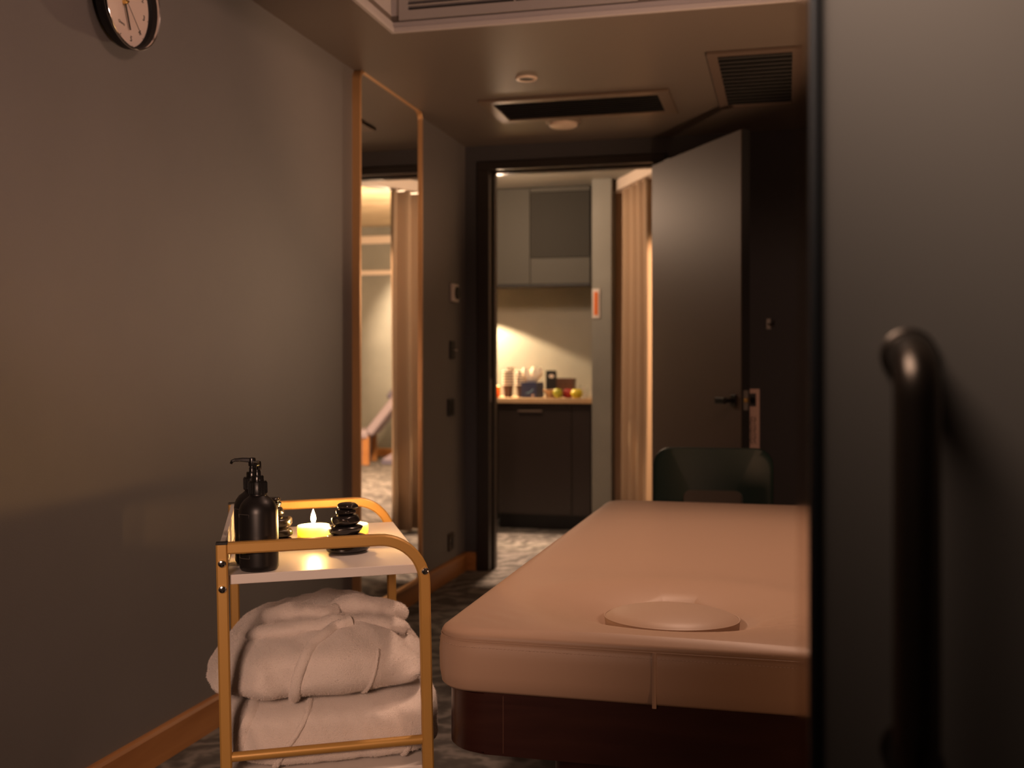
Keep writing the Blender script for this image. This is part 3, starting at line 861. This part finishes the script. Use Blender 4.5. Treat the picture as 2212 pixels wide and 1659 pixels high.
# --- folded terry robes
def fuzz(o, count, length, seed):
    """short terry loops: tiny blades standing on the cloth surface"""
    me = o.data; me.calc_loop_triangles()
    nv = len(me.vertices); co = np.empty(nv * 3); me.vertices.foreach_get('co', co); co = co.reshape(-1, 3)
    no = np.empty(nv * 3); me.vertices.foreach_get('normal', no); no = no.reshape(-1, 3)
    nt_ = len(me.loop_triangles); tri = np.empty(nt_ * 3, dtype=np.int32); me.loop_triangles.foreach_get('vertices', tri); tri = tri.reshape(-1, 3)
    a, b, c_ = co[tri[:, 0]], co[tri[:, 1]], co[tri[:, 2]]
    ar = np.linalg.norm(np.cross(b - a, c_ - a), axis=1); ar /= ar.sum()
    g = np.random.default_rng(seed)
    ti = g.choice(nt_, count, p=ar); r1 = np.sqrt(g.random(count)); r2 = g.random(count)
    w0, w1, w2 = (1 - r1)[:, None], (r1 * (1 - r2))[:, None], (r1 * r2)[:, None]
    P_ = a[ti] * w0 + b[ti] * w1 + c_[ti] * w2
    N_ = no[tri[ti, 0]] * w0 + no[tri[ti, 1]] * w1 + no[tri[ti, 2]] * w2
    D_ = N_ + g.normal(0, .45, (count, 3)); D_ /= np.linalg.norm(D_, axis=1)[:, None]
    S_ = np.cross(D_, g.normal(0, 1, (count, 3))); S_ /= np.linalg.norm(S_, axis=1)[:, None]
    L_ = length * (.5 + g.random(count))[:, None]
    wd = .00035
    v = np.empty((count, 3, 3)); v[:, 0] = P_ - N_ * .0004 + S_ * wd; v[:, 1] = P_ - N_ * .0004 - S_ * wd; v[:, 2] = P_ + D_ * L_
    me2 = bpy.data.meshes.new('terry_pile'); me2.vertices.add(count * 3); me2.vertices.foreach_set('co', v.reshape(-1))
    me2.loops.add(count * 3); me2.loops.foreach_set('vertex_index', np.arange(count * 3, dtype=np.int32))
    me2.polygons.add(count); me2.polygons.foreach_set('loop_start', np.arange(0, count * 3, 3, dtype=np.int32))
    me2.update(calc_edges=True); me2.materials.append(M['terry'])
    o2 = bpy.data.objects.new('terry_pile', me2); COL.objects.link(o2); o2.parent = o; o2['kind'] = 'stuff'
    return o2

def lump(w_, d_, h_, ex, shape, cuts=64):
    """closed pillow: cube subdivided, pulled on to a super-ellipsoid, then shaped"""
    bm = bmesh.new(); bmesh.ops.create_cube(bm, size=2)
    bmesh.ops.subdivide_edges(bm, edges=bm.edges[:], cuts=cuts, use_grid_fill=True)
    for v in bm.verts:
        c_ = v.co
        t_ = (abs(c_.x) ** ex + abs(c_.y) ** ex + abs(c_.z) ** ex) ** (-1 / ex)
        q = c_ * t_
        v.co = shape(q)
    return bm

def ss(a, b, x):
    t_ = max(0, min(1, (x - a) / (b - a))); return t_ * t_ * (3 - 2 * t_)

cu, cv = TW / 2, .292
def robe_top(q):
    x, y, z = q
    z01 = (z + 1) / 2
    X = x * .214; Y = y * .262
    X *= 1 - .17 * ss(.30, 1, z01) + .035 * math.exp(-((z01 - .22) / .18) ** 2)
    if X < 0: X *= 1 + .07 * math.exp(-((z01 - .22) / .18) ** 2)
    H = .124 + .016 * math.exp(-((X - .05) / .09) ** 2) - .020 * ss(.10, .21, abs(X))
    Z = z01 * H
    fr = ss(.2, -1, y)
    Y -= .014 * fr * math.sin(z01 * PI)
    # drape folds hang from the collar on both sides of the lapel
    s = ss(.055, .12, abs(X - .012)) * fr * (1 - .75 * ss(.55, 1, z01))
    ph = X * 78 * (1 - .35 * z01) + 2.4 * noise.noise(Vector((X * 8, z01 * 1.5, 0)))
    Y += .0125 * s * math.sin(ph) * ss(-.1, .25, z01)
    # hollow beside the lapel, soft swell on the panel to its right
    Y += .010 * fr * math.exp(-((X + .085 - .05 * z01) / .022) ** 2) * ss(.0, .2, z01) * (1 - ss(.75, 1, z01))
    Y -= .007 * fr * math.exp(-((X - .01) / .05) ** 2) * math.sin(z01 * PI)
    Z += (.010 * noise.noise(Vector((X * 11, Y * 9, 3))) + .006 * noise.noise(Vector((X * 27, Y * 20, 5)))) * ss(.5, 1, z01)
    Y += .005 * noise.noise(Vector((X * 16, Z * 24, 8)))
    X += .007 * noise.noise(Vector((Y * 14, Z * 24, 2)))
    Z += .004 * noise.noise(Vector((X * 16, 0, 12))) * (1 - z01) * fr
    return Vector((X, Y, max(Z, -.003)))
def robe_low(q):
    x, y, z = q; z01 = (z + 1) / 2
    X = x * .203 * (1 + .035 * math.sin(z01 * PI)) + .020; Y = y * .265
    H = .122 + .006 * noise.noise(Vector((X * 9, Y * 8, 1)))
    Z = z01 * H; fr = ss(.2, -1, y)
    Y += fr * (.008 * noise.noise(Vector((X * 22 + Z * 16, Z * 6, 4))) + .004 * noise.noise(Vector((X * 50 + Z * 20, Z * 14, 9))))
    X += .007 * noise.noise(Vector((Y * 10, Z * 25, 6)))
    return Vector((X, Y, max(Z, 0)))

ZL = .352
def robe(name_label, shape, z, cuts, ex):
    r = empty('folded_bathrobe', name_label, 'bathrobe', 'folded bathrobes on the trolley', mw=at(cu, cv, z))
    body = bm_obj('robe_body', lump(1, 1, 1, ex, shape, cuts), 'terry', r, True)
    return r, body
def surf_path(body, pts, lift=.002):
    me = body.data
    bvh = BVHTree.FromPolygons([v.co for v in me.vertices], [p_.vertices for p_ in me.polygons])
    out = []
    for x, z in pts:
        h = bvh.ray_cast(Vector((x, -.6, z)), Vector((0, 1, 0)))
        if h[0] is not None: out.append(h[0] + h[1] * lift)
    return out
def smooth_curve(ctrl, n=40):
    c_ = [Vector((*p_, 0)) for p_ in ctrl]; out = []
    c_ = [c_[0] * 2 - c_[1]] + c_ + [c_[-1] * 2 - c_[-2]]
    m_ = len(c_) - 3
    for i in range(n + 1):
        t_ = i / n * m_; k = min(int(t_), m_ - 1); t_ -= k
        a, b, d, e = c_[k:k + 4]
        p_ = .5 * ((2 * b) + (d - a) * t_ + (2 * a - 5 * b + 4 * d - e) * t_ ** 2 + (3 * b - a - 3 * d + e) * t_ ** 3)
        out.append((p_.x, p_.y))
    return out
def band(name, body, ctrl, wd, th, parent, n=50, lift=.002, fz=3000, seed=1):
    pts = surf_path(body, smooth_curve(ctrl, n), lift)
    k = len(pts)
    # smooth the traced line a little
    for _ in range(3):
        pts = [pts[0]] + [(pts[i - 1] + pts[i] * 2 + pts[i + 1]) / 4 for i in range(1, k - 1)] + [pts[-1]]
    o = sweep(name, pts, circ(th, 10, wd), 'terry', parent, up=Vector((0, -1, .25)), smooth=True)
    fuzz(o, fz, .0022, seed)
    return o
r2, b2 = robe('lower folded white terry bathrobe lying on the trolley shelf', robe_low, ZL, 52, 5.0)
fuzz(b2, 70000, .0024, 2)
band('hem_band', b2, [(-.135, .118), (-.150, .09), (-.163, .05), (-.170, .01)], .010, .005, b2, seed=5)
band('seam_fold', b2, [(-.03, .118), (-.055, .08), (-.085, .04), (-.10, .01)], .005, .0035, b2, seed=6)
band('seam_fold', b2, [(.16, .05), (.152, .03), (.145, .008)], .004, .0035, b2, seed=7)
r1, b1 = robe('upper folded white terry bathrobe with shawl collar on top of another robe', robe_top, ZL + .119, 72, 3.2)
fuzz(b1, 110000, .0026, 3)
band('lapel_edge', b1, [(.055, .138), (.02, .131), (-.02, .115), (-.045, .085), (-.057, .045), (-.060, .004)], .0105, .0075, b1, seed=8, fz=6000, lift=.0045)
band('front_seam', b1, [(.098, .100), (.088, .06), (.072, .015), (.066, .004)], .0030, .0028, b1, seed=9)
def collar_roll(ctrl, rads, seed, flat=.75):
    pts = []
    c_ = [Vector(p_) for p_ in ctrl]
    cc_ = [c_[0] * 2 - c_[1]] + c_ + [c_[-1] * 2 - c_[-2]]
    rr_ = [rads[0]] + list(rads) + [rads[-1]]
    m_ = len(c_) - 1; sc_ = []
    N_ = 44
    for i in range(N_ + 1):
        t_ = i / N_ * m_; k = min(int(t_), m_ - 1); t_ -= k
        a, b, d, e = cc_[k:k + 4]
        pts.append(.5 * ((2 * b) + (d - a) * t_ + (2 * a - 5 * b + 4 * d - e) * t_ ** 2 + (3 * b - a - 3 * d + e) * t_ ** 3))
        s_ = ss(0, .08, i / N_) * ss(1, .92, i / N_)
        sc_.append((rr_[k + 1] * (1 - t_) + rr_[k + 2] * t_) * (.25 + .75 * math.sqrt(s_)))
    o = sweep('collar_fold', pts, circ(flat, 26, 1.0), 'terry', r1, up=UP, smooth=True, scale=sc_)
    me = o.data
    for v in me.vertices:
        n_ = noise.noise(v.co * 24 + Vector((seed, 0, 0))) * .006 + noise.noise(v.co * 60 + Vector((seed, 4, 0))) * .002
        v.co += v.normal * n_
    me.update()
    fuzz(o, 16000, .0026, seed + 20)
    return o
collar_roll([(-.150, -.11, .110), (-.09, -.150, .126), (-.02, -.165, .134), (.05, -.160, .134), (.12, -.145, .122), (.178, -.10, .100)], [.017, .021, .019, .020, .025, .020], 3, .80)
collar_roll([(-.115, -.02, .126), (-.065, -.09, .147), (-.01, -.12, .150), (.035, -.10, .150)], [.020, .025, .021, .016], 5, .72)
collar_roll([(.02, -.07, .150), (.075, -.095, .156), (.125, -.09, .144), (.172, -.05, .118)], [.018, .029, .027, .020], 7, .72)

# ------------------------------------------------------------------ hall and pantry beyond the doorway
NB = 7.86           # pantry back wall
tag(box('wall_hall_far', (HX0, HY, 0), (HX1, HY + .1, HZC), 'hallwall'), 'grey green far wall of the hall seen in the mirror', 'wall', kind='structure')
tag(box('wall_hall_right', (HX1, YB + .14, 0), (HX1 + .1, HY, HZC), 'hallwall'), 'grey green side wall of the hall', 'wall', kind='structure')
tag(box('wall_hall_left', (HX0 - .1, YB, 0), (HX0, HY, HZC), 'hallwall'), 'grey green side wall beside the pantry', 'wall', kind='structure')
tag(box('wall_pantry', (HX0, NB, 0), (-1.15, NB + .12, HZC), 'hallwall'),
    'grey green plaster wall behind the pantry counter', 'wall', kind='structure')
tag(box('wall_pillar', (-1.282, 7.28, 0), (-1.15, NB, HZC), 'hallwall'),
    'square grey green pillar at the end of the pantry counter', 'wall', kind='structure')
tag(box('ceiling_hall', (HX0, YB + .14, HZC), (HX1, HY, HZC + .08), 'woodceil'), 'pale wood grain ceiling of the hall', 'ceiling', kind='structure')
# lowered ceiling over the pantry, cut on the slant along the curtain track
CT0 = Vector((-1.186, 7.60, 0)); CT1 = Vector((-.335, YB + .14, 0))
sof = [(HX0, YB + .14), (CT1.x, CT1.y), (CT0.x, CT0.y), (-1.186, NB), (HX0, NB)]
prism('ceiling_pantry', sof, NZC, HZC, 'hallwall', None, 0, 0)
tag(bpy.data.objects['ceiling_pantry'], 'lowered grey green ceiling over the pantry', 'ceiling', kind='structure')
td = (CT1 - CT0).normalized(); tn = Vector((-td.y, td.x, 0))
if tn.x < 0: tn = -tn
trk = frame_m(CT0 + UP * (NZC - .075), td, tn, UP)
CL = (CT1 - CT0).length
if td.cross(tn).z < 0:
    trk = frame_m(CT0 + UP * (NZC - .075), td, -tn, UP)
tk = tag(box('trim_2', (0, -.065, 0), (CL, .065, .075), 'cream', mw=trk, bev=.004), 'cream curtain pelmet along the edge of the pantry ceiling', 'moulding', kind='structure')
# curtain
V, Fc = [], []
c0 = CT0 + td * .10; clen = .69; NU = 150; ZT = NZC - .078
rows = [0.01, .3, .8, 1.3, 1.8, ZT - .15, ZT]
for k, z in enumerate(rows):
    for i in range(NU + 1):
        s = i / NU * clen
        am = .055 * (1 + .12 * math.sin(z * 2 + s * 4))
        wv = am * math.sin(s * 2 * PI / .142 + .5 * math.sin(s * 9 + z * .35))
        q = c0 + td * (s + .008 * math.sin(z * 1.7 + s * 7)) + tn * (wv + .002)
        V.append((q.x, q.y, z))
for k in range(len(rows) - 1):
    for i in range(NU):
        a = k * (NU + 1) + i; Fc.append((a, a + 1, a + NU + 2, a + NU + 1))
cu_ = obj('curtain_panel', V, Fc, 'curtain', None, True)
mod = cu_.modifiers.new('thick', 'SOLIDIFY'); mod.thickness = .004
tag(cu_, 'tan floor length curtain in deep folds beside the pantry', 'curtain')

# far hall trim
tag(box('trim_3', (HX0, HY - .035, 2.70), (HX1, HY, 2.80), 'cream', bev=.006), 'cream cornice high on the far hall wall', 'moulding', kind='structure')
tag(box('trim_4', (HX0, HY - .05, 2.30), (HX1, HY, 2.36), 'cream', bev=.006), 'cream picture rail on the far hall wall', 'moulding', kind='structure')
skirting('baseboard_hall', (HX0, HY, 0), (HX1, HY, 0), .10, .018, 'wooden skirting along the far hall wall')
# loungers reflected in the mirror
def lounger(mw, label):
    lo = empty('reclining_lounger', label, 'lounger', 'loungers in the hall', mw=mw)
    box('seat_pad', (-.32, -.95, .30), (.32, .25, .40), 'lav', lo, .03, 3)
    bk = Matrix.Translation((0, .25, .36)) @ Matrix.Rotation(math.radians(52), 4, 'X')
    b_ = box('back_pad', (-.32, 0, -.05), (.32, .72, .05), 'lav', lo, .03, 3, mw=bk)
    box('head_cushion', (-.25, .46, .05), (.25, .68, .11), 'lavd', b_, .025, 3)
    box('plinth', (-.26, -.85, .0), (.26, .2, .30), 'lavd', lo, .02)
    for x in (-.27, .27): box('wooden_leg', (x - .03, .18, 0), (x + .03, .26, .34), 'skirt', lo, .004)
    return lo
def mirrored(x, y, plane_z, MP):
    d = ray(x, y); C2 = Vector((2 * MP - CAM.x, CAM.y, CAM.z)); d2 = Vector((-d.x, d.y, d.z))
    return C2 + d2 * ((plane_z - C2.z) / d2.z)
MP = LW + MD - .010
q = mirrored(800, 1006, 0, MP)
lounger(T(q.x + .36, q.y + .3, 0) @ RZ(math.radians(78)), 'lavender reclining lounger with dark cushion reflected in the mirror')
q = mirrored(832, 1003, 0, MP)
bm = bmesh.new()
wp = [(-.30, 0, 0), (.30, 0, 0), (.30, 0, .06), (-.12, 0, .30), (-.30, 0, .30)]
A = [bm.verts.new((x, -.3, z)) for x, y, z in wp]; B = [bm.verts.new((x, .3, z)) for x, y, z in wp]
for i in range(5): bm.faces.new((A[i], A[(i + 1) % 5], B[(i + 1) % 5], B[i]))
bm.faces.new(A[::-1]); bm.faces.new(B)
bmesh.ops.bevel(bm, geom=bm.edges[:], offset=.015, segments=2, affect='EDGES')
wg = empty('foam_wedge', 'pale lavender wedge cushion on the hall floor seen in the mirror', 'cushion', mw=T(q.x - .26, q.y + .3, 0) @ RZ(math.radians(0)))
bm_obj('wedge_pad', bm, 'lav', wg)
box('base_band', (-.305, -.305, 0), (.305, .305, .05), 'lavd', wg, .004)

# pantry base cabinet, counter, wall cabinet
CX1 = on_y(1280, 866, 7.30).x; CX0 = HX0 + .02; CZ = .912
cabs = []
xs = [CX1 - .02 - .66, CX1 - .02]
def base_cab(x0, x1, label):
    b = empty('base_cabinet', label, 'cabinet', 'pantry base cabinets', mw=T(x0, 7.34, 0))
    W_ = x1 - x0
    box('carcass', (0, .022, .10), (W_, .50, CZ - .036), 'cab', b)
    box('toe_kick', (.0, .06, 0), (W_, .50, .10), 'black', b)
    d_ = box('door', (.004, 0, .11), (W_ * .80 - .002, .02, CZ - .045), 'cab', b, .002)
    hxc = W_ * .36
    box('handle_bar', (hxc - .085, -.022, CZ - .095), (hxc + .085, -.012, CZ - .083), 'bronzev', d_, .002)
    for sx in (-.07, .07): box('handle_post', (hxc + sx - .004, -.014, CZ - .093), (hxc + sx + .004, .001, CZ - .085), 'bronzev', d_)
    box('filler_panel', (W_ * .80 + .002, 0, .11), (W_, .02, CZ - .045), 'cab', b, .002)
    return b
base_cab(xs[0], xs[1], 'dark brown pantry base cabinet with a slim bar handle')
base_cab(CX0, xs[0] - .12, 'dark brown pantry base cabinet mostly hidden by the door jamb')
tag(box('pantry_worktop', (CX0, 7.30, CZ - .035), (CX1, NB - .002, CZ), 'counter', bev=.004), 'oak worktop carrying cups, tissues and fruit', 'worktop')
uc = empty('wall_cabinet', 'glossy grey wall cabinet above the pantry counter', 'cabinet', mw=T(on_y(1275, 600, 7.50).x, 7.50, 0))
z0 = on_y(1100, 619, 7.50).z
box('carcass', (-1.1, .021, z0 + .012), (0, NB - 7.502, NZC - .001), 'cab', uc)
box('light_rail', (-1.1, .0, z0 - .004), (0, .05, z0 + .012), 'black', uc, .001)
xs_ = on_y(1145, 500, 7.50).x - uc.matrix_world.translation.x
zs_ = on_y(1200, 556, 7.50).z
box('door', (-1.1, 0, z0 + .014), (xs_ - .002, .02, NZC - .006), 'cabup', uc, .002)
box('dark_reflection_panel', (xs_ + .002, 0, zs_), (-.002, .02, NZC - .04), 'cabreflect', uc, .002)  # darker panel stands in for the doorway's dark reflection on the front
box('lower_panel', (xs_ + .002, 0, z0 + .014), (-.002, .02, zs_ - .003), 'cabup', uc, .002)
box('top_filler', (xs_ + .002, 0, NZC - .037), (-.002, .02, NZC - .006), 'cabup', uc, .002)

YC = 7.55
def cpos(px, Y=YC): return on_y(px, 850, Y).x
# stacks of nested paper cups
def cup_geo():
    return [(.026, 0), (.027, .001), (.034, .075), (.0415, .088), (.0415, .0885), (.033, .0765), (.0255, .003), (0, .003)]
def cup_stack(px, Y, n, place, extra=0):
    x = cpos(px, Y)
    for k in range(n):
        nm = ['bottom', 'second', 'third', 'fourth', 'fifth', 'sixth', 'seventh'][k] if k < n - 1 else 'topmost'
        c_ = empty('paper_cup', f'{nm} brown paper cup with white rim in the stack {place}', 'cup', 'paper cups on the pantry counter', mw=T(x, Y, CZ + k * .0195))
        lathe('cup_wall', [(.026, 0), (.0275, .001), (.037, .088), (.0365, .088), (.027, .003), (0, .003)], 'cup', c_, 26)
        ringp = [Vector((.0385 * math.cos(2 * PI * i / 26), .0385 * math.sin(2 * PI * i / 26), .089)) for i in range(26)]
        sweep('rim', ringp, circ(.0052, 7), 'rim', c_, closed=True, up=UP, smooth=True)
cup_stack(1098, 7.50, 6, 'beside the glowing bowl')
cup_stack(1126, 7.56, 6, 'behind the tissue box')
sa = empty('white_saucer', 'small white dish on top of the paper cup stack', 'dish', mw=T(cpos(1104, 7.50), 7.50, CZ + 5 * .0195 + .0945))
lathe('bowl', [(.018, 0), (.022, .001), (.032, .012), (.034, .022), (.032, .022), (.029, .013), (0, .006)], 'rim', sa, 28)
# glowing bowl lamp
gl = empty('glowing_bowl', 'glowing amber glass tealight bowl on the counter by the jamb', 'lamp', mw=T(cpos(1066, 7.47), 7.47, CZ))
lathe('glass_holder', [(.044, 0), (.047, .004), (.050, .055), (.049, .078), (.046, .078), (.044, .01), (0, .01)], 'amber', gl, 36)
lathe('lit_wax', [(.043, .052), (.044, .070), (.040, .082), (0, .084)], 'bowlglow', gl, 30)
# tissue box
tb = empty('tissue_box', 'navy tissue box with white tissues standing up', 'tissue box', mw=T(cpos(1150, 7.46), 7.46, CZ) @ RZ(math.radians(-16)))
bx_ = box('carton', (-.062, -.055, 0), (.062, .055, .108), 'bluebox', tb, .003)
sweep('print_swoosh', [(-.02, -.0556, .032), (0, -.0556, .036), (.02, -.0556, .045), (.036, -.0556, .062)], circ(.003, 6), 'bluemark', bx_, up=Vector((0, -1, 0)))
lathe('print_dot', [(.009, 0), (.009, .0006), (0, .0007)], 'tagp', bx_, 16, mw=frame_m((.034, -.0552, .016), (1, 0, 0), (0, 0, 1), (0, -1, 0)))
for k, (dx, lean, hh) in enumerate(((-.026, -.45, .10), (.024, .38, .105), (0, .0, .06))):
    V, Fc = [], []
    for i in range(15):
        for j in range(9):
            a = i / 14 * 2 * PI; t_ = j / 8
            r_ = .010 + .036 * math.sin(min(1, t_ * 1.05) * PI * .80) * (1 + .22 * math.sin(a * 3 + k + t_ * 2))
            V.append((dx + lean * hh * t_ * .35 + r_ * math.cos(a), r_ * .7 * math.sin(a), .105 + hh * t_ + .008 * math.sin(a * 2 + k)))
    for i in range(14):
        for j in range(8):
            a = i * 9 + j; Fc.append((a, a + 9, a + 10, a + 1))
    obj('tissue', V, Fc, 'tissue', tb, True)
# framed sign card, tea box
fr = empty('counter_card_holder', 'small black card holder with white emblem behind the tissue box', 'card holder', mw=T(cpos(1190, 7.62), 7.62, CZ))
box('board', (-.038, 0, 0), (.038, .02, .19), 'black', fr, .002)
lathe('emblem', [(.017, 0), (.017, .001), (0, .0012)], 'rim', fr, 20, mw=frame_m((.004, -.0005, .150), (1, 0, 0), (0, 0, 1), (0, -1, 0)), sx=1.1, sy=.8)
te = empty('tea_box', 'low brown wooden tea box at the back of the counter', 'box', mw=T(cpos(1222, 7.68), 7.68, CZ))
box('body', (-.065, -.05, 0), (.065, .05, .11), 'brownbox', te, .003)
box('lid', (-.067, -.052, .11), (.067, .052, .135), 'brownbox', te, .003)
for x in (-.03, .01): box('slat', (x - .001, -.0515, .01), (x + .001, -.05, .105), 'black', te)
# dish with stalk beside the fruit
ds = empty('wooden_dish', 'blond wooden dish with sloping sides beside the fruit', 'dish', mw=T(cpos(1191, 7.42), 7.42, CZ))
lathe('dish_body', [(.030, 0), (.032, .002), (.040, .030), (.062, .055), (.061, .058), (.036, .033), (.026, .006), (0, .006)], 'dishw', ds, 32)
def apple(px, Y, r, m, label, tall=1.0, rot=0.):
    a_ = empty('apple', label, 'fruit', 'apples on the pantry counter', mw=T(cpos(px, Y), Y, CZ) @ RZ(rot))
    pr_ = []
    for i in range(21):
        t_ = PI * i / 20
        rr_ = r * math.sin(t_) * (1 + .10 * math.cos(t_) * -1)
        zz = -math.cos(t_) * r * .92 * tall
        dip = .30 * r * math.exp(-(rr_ / (r * .35)) ** 2)
        zz += dip * (1 if t_ < PI / 2 else -1) * (.6 if t_ < PI / 2 else 1)
        pr_.append((max(rr_, .0002), zz))
    mn = min(z for _, z in pr_)
    pr_ = [(a, z - mn) for a, z in pr_]
    lathe('flesh', pr_, m, a_, 30)
    zt_ = pr_[-1][1]
    sweep('stem', [(0, 0, zt_ - .002), (.002, 0, zt_ + .012), (.006, 0, zt_ + .022)], circ(.0014, 6), 'stem', a_, up=Vector((0, 1, 0)))
apple(1205, 7.36, .032, 'sage', 'green apple leaning against the blond wooden dish', 1.28)
apple(1228, 7.43, .039, 'red', 'red apple between a green and a yellow apple', 1.02)
apple(1246, 7.35, .041, 'yellow', 'yellow apple at the counter edge near the glasses', .98)
def tumbler(px, Y, h, label):
    g = empty('glass_tumbler', label, 'glass', 'glass tumblers on the pantry counter', mw=T(cpos(px, Y), Y, CZ))
    lathe('glass_wall', [(.024, 0), (.026, .001), (.030, h), (.0285, h), (.0245, .008), (0, .008)], 'glass', g, 28)
    for i in range(12):
        a = 2 * PI * i / 12
        sweep('flute', [(.0262 * math.cos(a), .0262 * math.sin(a), .004), (.0290 * math.cos(a), .0290 * math.sin(a), h * .7)], circ(.0014, 5), 'glass', g, up=Vector((math.cos(a), math.sin(a), 0)))
tumbler(1262, 7.40, .095, 'clear fluted tumbler next to the yellow apple')
tumbler(1271, 7.50, .085, 'shorter clear fluted tumbler at the end of the counter')
# orange tag on the pillar
og = on_y(1277, 656, 7.28)
ot = empty('orange_wall_tag', 'narrow orange tag on a pale plate on the pantry pillar', 'sign', mw=T(on_y(1288, 656, 7.28).x, 7.28, og.z))
box('plate', (-.026, -.010, -.10), (.026, -.0005, .10), 'offwhite', ot, .003)
box('orange_panel', (-.014, -.014, -.078), (.014, -.010, .078), 'orange', ot, .002)
